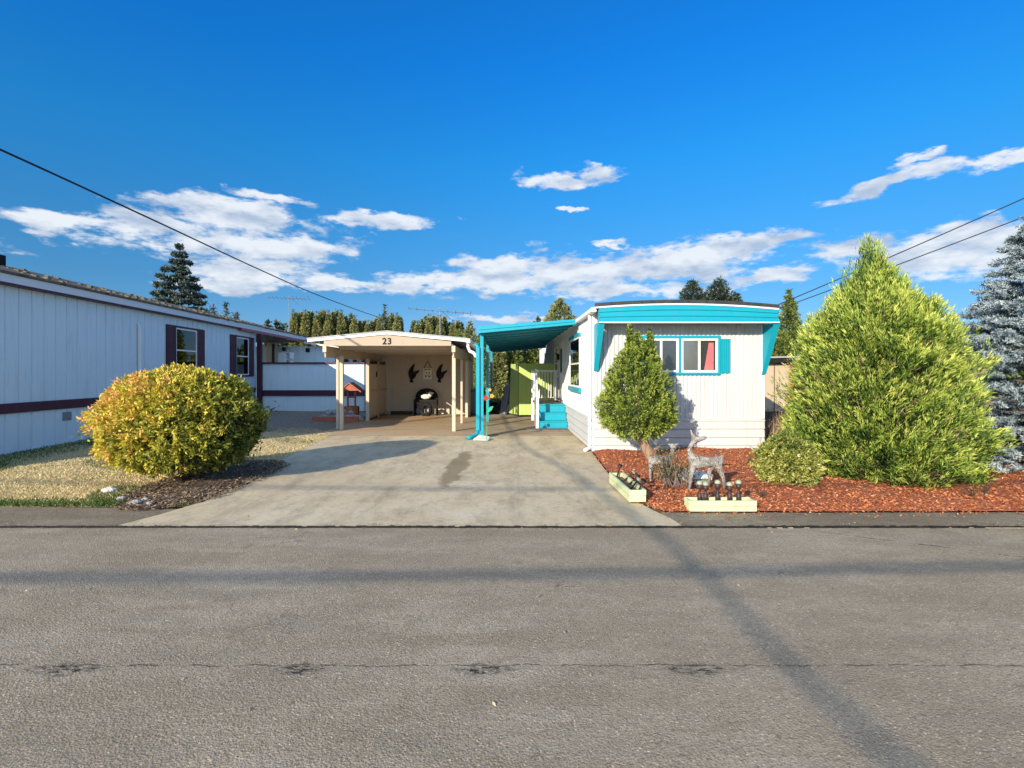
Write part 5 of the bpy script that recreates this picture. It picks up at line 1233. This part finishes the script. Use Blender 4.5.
x = PX(180, 38)
t = thing('tall_spruce', 'tall dark blue green spruce rising behind the grey home roof', 'tree', (x, 38, 0))
spruce_tiers('crown', (x, 38, 1.0), 3.3, PZ(246, 38)-1.0, 81, M['far_blue'], t, 18, 22, .26, .10, .38, .25)
branches('trunk', (x, 38, 0), (x, 38, PZ(250, 38)), 2.2, PZ(250, 38), 30, M['bark'], t, 9, .16, .15, .05)
x = PX(160, 39)
t = thing('tall_spruce', 'shorter paler spruce touching the left side of the tall dark spruce', 'tree', (x, 39.5, 0))
spruce_tiers('crown', (x, 39.5, 1.0), 2.3, PZ(268, 39.5)-1.0, 82, M['far_blue'], t, 14, 16, .26, .10, .38, .25)
branches('trunk', (x, 39.5, 0), (x, 39.5, PZ(270, 39.5)), 1.6, PZ(270, 39.5), 20, M['bark'], t, 10, .14, .15, .05)
for i, (a, b, w, lb) in enumerate(((213, 300, 9, 'small thin young fir just right of the tall spruce'), (226, 303, 8, 'middle one of the young firs above the grey roof'), (237, 309, 7, 'smallest young fir above the far end of the grey roof'))):
    cone_tree('young_fir', a, b, 36, w, fir, M['far_blue'], lb, 90+i, 200, 9, .22, .08, .5, group='young firs behind the grey roof', shell=.3)
for i, (a, b, w) in enumerate(((268, 318, 5), (277, 319, 5), (284, 321, 5), (294, 320, 6), (302, 317, 5))):
    cone_tree('distant_tree', a, b, 70, w, rnd, M['far_dark'], ['leftmost', 'second', 'middle', 'fourth', 'rightmost'][i]+' of the five dark distant trees beyond the grey porch roof', 95+i, 200, 8, .5, .2, .8, group='dark distant trees beyond the porch')
cone_tree('slim_fir', 384.5, 304, 47, 6, fir, M['far_blue'], 'slim dark fir standing above the cypress row behind the carport', 110, 300, 9, .25, .09, .5)
# green growth behind the awning
for i, (a, b, w, Y) in enumerate(((470, 322, 10, 30), (482, 330, 9, 29), (460, 330, 9, 31), (497, 339, 11, 28), (514, 336, 11, 29), (531, 333, 11, 30), (547, 335, 10, 31))):
    cone_tree('evergreen_hedge_tree', a, b, Y, w, [(0, .9), (.3, 1), (.7, .85), (.9, .5), (1, .1)], M['far_mid'] if i % 3 else M['far_gold'],
              ['dark bushy evergreen right above the carport gutter', 'bushy evergreen directly behind the teal post', 'bushy evergreen above the right end of the carport roof', 'leftmost evergreen seen under the awning', 'second evergreen seen under the awning', 'third evergreen seen under the awning', 'evergreen beside the side wall of the white home'][i], 120+i, 800, 12, .13, .055, .35, .4, .1, 'evergreens behind the awning')
cone_tree('broad_conifer', 560, 299, 40, 24, rnd, M['far_gold'], 'broad olive green conifer behind the left end of the white roof', 130, 1300, 14, .2, .08, .5, .3)
cone_tree('broad_conifer', 538, 317, 42, 10, rnd, M['far_dark'], 'small dark conifer above the teal awning roof', 131, 400, 10, .2, .08, .5, .3)
for i, (a, b, w) in enumerate(((692, 281, 15), (719, 279, 16), (736, 293, 8))):
    cone_tree('dark_pine', a, b, 45, w, [(0, .2), (.55, .3), (.68, .95), (.8, 1), (.9, .75), (1, .1)], M['far_dark'], ['left dark round pine above the white home roof', 'right dark round pine above the white home roof', 'low dark pine bough at the right of the two round pines'][i], 140+i, 700, 12, .26, .09, .6, .2, group='dark pines behind the white home', gap=.25, shell=.25)
cone_tree('narrow_conifer', 789, 290, 36, 17, [(0, 1), (.3, .95), (.55, .8), (.75, .52), (.9, .3), (1, .05)], M['far_mid'], 'narrow pointed green conifer between the white home and golden conifer', 150, 1300, 13, .17, .07, .5, .3, gap=.1)
cone_tree('leafy_tree', 781, 331, 26, 20, rnd, M['far_mid'], 'bright leafy tree above the beige shed roof', 151, 1000, 13, .13, .06, .4, .4)
cone_tree('leafy_tree', 815, 325, 27, 24, rnd, M['far_mid'], 'leafy tree behind the left side of the golden conifer', 152, 1000, 13, .13, .06, .4, .4)
# low dark growth seen over the deck wall
for i, (a, b) in enumerate(((345, 357), (356, 358), (363, 359))):
    cone_tree('low_shrub', a, b, 28+i, 9, rnd, M['far_dark'], ['left', 'middle', 'right'][i]+' dark shrub showing above the deck railing beside the carport', 160+i, 400, 10, .12, .05, .3, .3, .05, 'shrubs beyond the deck railing', 'shrub')

# far belt of woods closing the horizon
rng = np.random.default_rng(5); n = 42000; xx = rng.uniform(-220, 260, n); hh = (4.2+1.2*np.sin(xx*.11)+.8*np.sin(xx*.37+1)+.6*np.sin(xx*.9)); zz_ = hh*rng.uniform(0, 1, n)**.6
yy_ = 95+rng.normal(0, 3, n)+.0006*xx**2
leaf_t = leaf_mesh('far_woods', np.stack([xx, yy_, zz_], 1), norm(rng.normal(0, 1, (n, 3))+[0, -.2, .5]), rng.uniform(.7, 1.3, n), rng.uniform(.4, .8, n), rng.normal(.4, .2, n), M['far_mid'], None, rng)
tag(leaf_t, kind='stuff')

# ---- aerials
def aerial(px_, ptop, pbot, Y, length, n, label, rot, tilt=0, seed=0):
    x = PX(px_, Y); zt = PZ(ptop, Y); t = thing('tv_aerial', label, 'aerial', (x, Y, 0), None)
    MB().tube([(x, Y, PZ(pbot, Y)), (x, Y, zt+.15)], .022, 6).build('mast', M['galv'], t)
    d = Vector((math.cos(rot), math.sin(rot), tilt)).normalized(); s = Vector((-math.sin(rot), math.cos(rot), 0)); c = Vector((x, Y, zt))
    mb = MB(); mb.tube([c-d*length/2, c+d*length/2], .02, 6)
    rg = random.Random(seed)
    for i in range(n):
        u = i/(n-1)-.5; p = c+d*length*u; w = (.35+.5*(u+.5))*1.0
        mb.tube([p-s*w+Vector((0, 0, rg.uniform(-.05, .05))), p+s*w], .010, 5)
    mb.tube([c+d*.1, c+d*.5+Vector((0, 0, -.35))], .018, 5); mb.tube([c-d*.1, c-d*.5+Vector((0, 0, .0))], .018, 5)
    mb.build('boom', M['galv'], t)
    return t
aerial(289, 298, 336, 30, 2.2, 11, 'tall television aerial on a mast above the grey porch roof', .25, .0, 1)
aerial(440, 311, 345, 24, 2.9, 9, 'wide drooping television aerial behind the carport roof', .10, -.07, 2)

# ---- poles and cables
def pole(x, y, h, label, arm=None):
    t = thing('utility_pole', label, 'utility pole', (x, y, 0), None)
    MB().tube([(x, y, 0), (x, y, h)], [.17, .12], 12).build('shaft', M['pole'], t)
    if arm: MB().beam((x-arm[0], y-arm[1], h-.35), (x+arm[0], y+arm[1], h-.35), .09, .11).build('crossarm', M['pole'], t)
    return t
pole(-10.1, -21.2, 8.4, 'wooden utility pole behind the camera on the left', (1, 0))
pole(-32, -14, 9.2, 'wooden utility pole far along the street to the left', (0, 1))
pole(24, -9.4, 9.2, 'wooden utility pole across the street to the right', (0, 1))
pole(15.5, 7.9, 8.2, 'wooden utility pole beyond the right edge of the yard', (0, .8))
pole(-10.3, 50, 7.2, 'wooden utility pole hidden behind the cypress row')
def spline(cp_, n=60):
    ys = np.array([c[1] for c in cp_]); t = np.linspace(0, 1, n); tt = np.linspace(0, 1, len(cp_)); out_ = []
    P3 = [Vector(c) for c in cp_]
    for u in t:
        f = u*(len(P3)-1); i = min(int(f), len(P3)-2); s = f-i
        p0, p1, p2, p3 = P3[max(i-1, 0)], P3[i], P3[i+1], P3[min(i+2, len(P3)-1)]
        out_.append(tuple(.5*((2*p1)+(-p0+p2)*s+(2*p0-5*p1+4*p2-p3)*s*s+(-p0+3*p1-3*p2+p3)*s**3)))
    return out_
cab = MB().tube(spline([(-10.1, -21.2, 8.0), (-10.1, -17, 7.28), (-10.1, -13.7, 7.2), (-10.15, -9, 6.9), (-10.2, -5.4, 6.55), (-10.25, 0, 6.36), (-10.3, 5, 6.29), (-10.3, 10.4, 6.26), (-10.3, 15, 6.18), (-10.3, 21.5, 6.04), (-10.3, 28.5, 5.99), (-10.3, 40, 6.2), (-10.3, 50, 6.6)], 90), .023, 6)
tag(cab.build('overhead_cable', M['cable'], smooth=True), 'thick black overhead cable crossing the sky above the grey home', 'cable')
def sag(a, b, s, n=24):
    a, b = Vector(a), Vector(b); return [tuple(a.lerp(b, i/n)-Vector((0, 0, 4*s*(i/n)*(1-i/n)))) for i in range(n+1)]
tag(MB().tube(sag((-32, -14.55, 7.6), (24, -10.3, 7.6), 1.05), .027, 6).build('overhead_cable', M['cable'], smooth=True), 'thick cable along the street behind the camera, casting a line of shade on the road', 'cable')
tag(MB().tube(sag((-32, -13.2, 8.9), (24, -8.6, 8.9), 1.75), .022, 6).build('overhead_cable', M['cable'], smooth=True), 'thin cable along the street behind the camera', 'cable')
A = (5.6, 11.4, 3.02)
tag(MB().tube(sag((15.5, 7.9, 7.85), A, .10), .012, 6).build('service_cable', M['cable'], smooth=True), 'upper of two thin cables rising right above the golden conifer', 'cable')
tag(MB().tube(sag((15.5, 7.9, 7.05), (5.6, 11.45, 2.94), .06), .011, 6).build('service_cable', M['cable'], smooth=True), 'lower of two thin cables rising right above the golden conifer', 'cable')
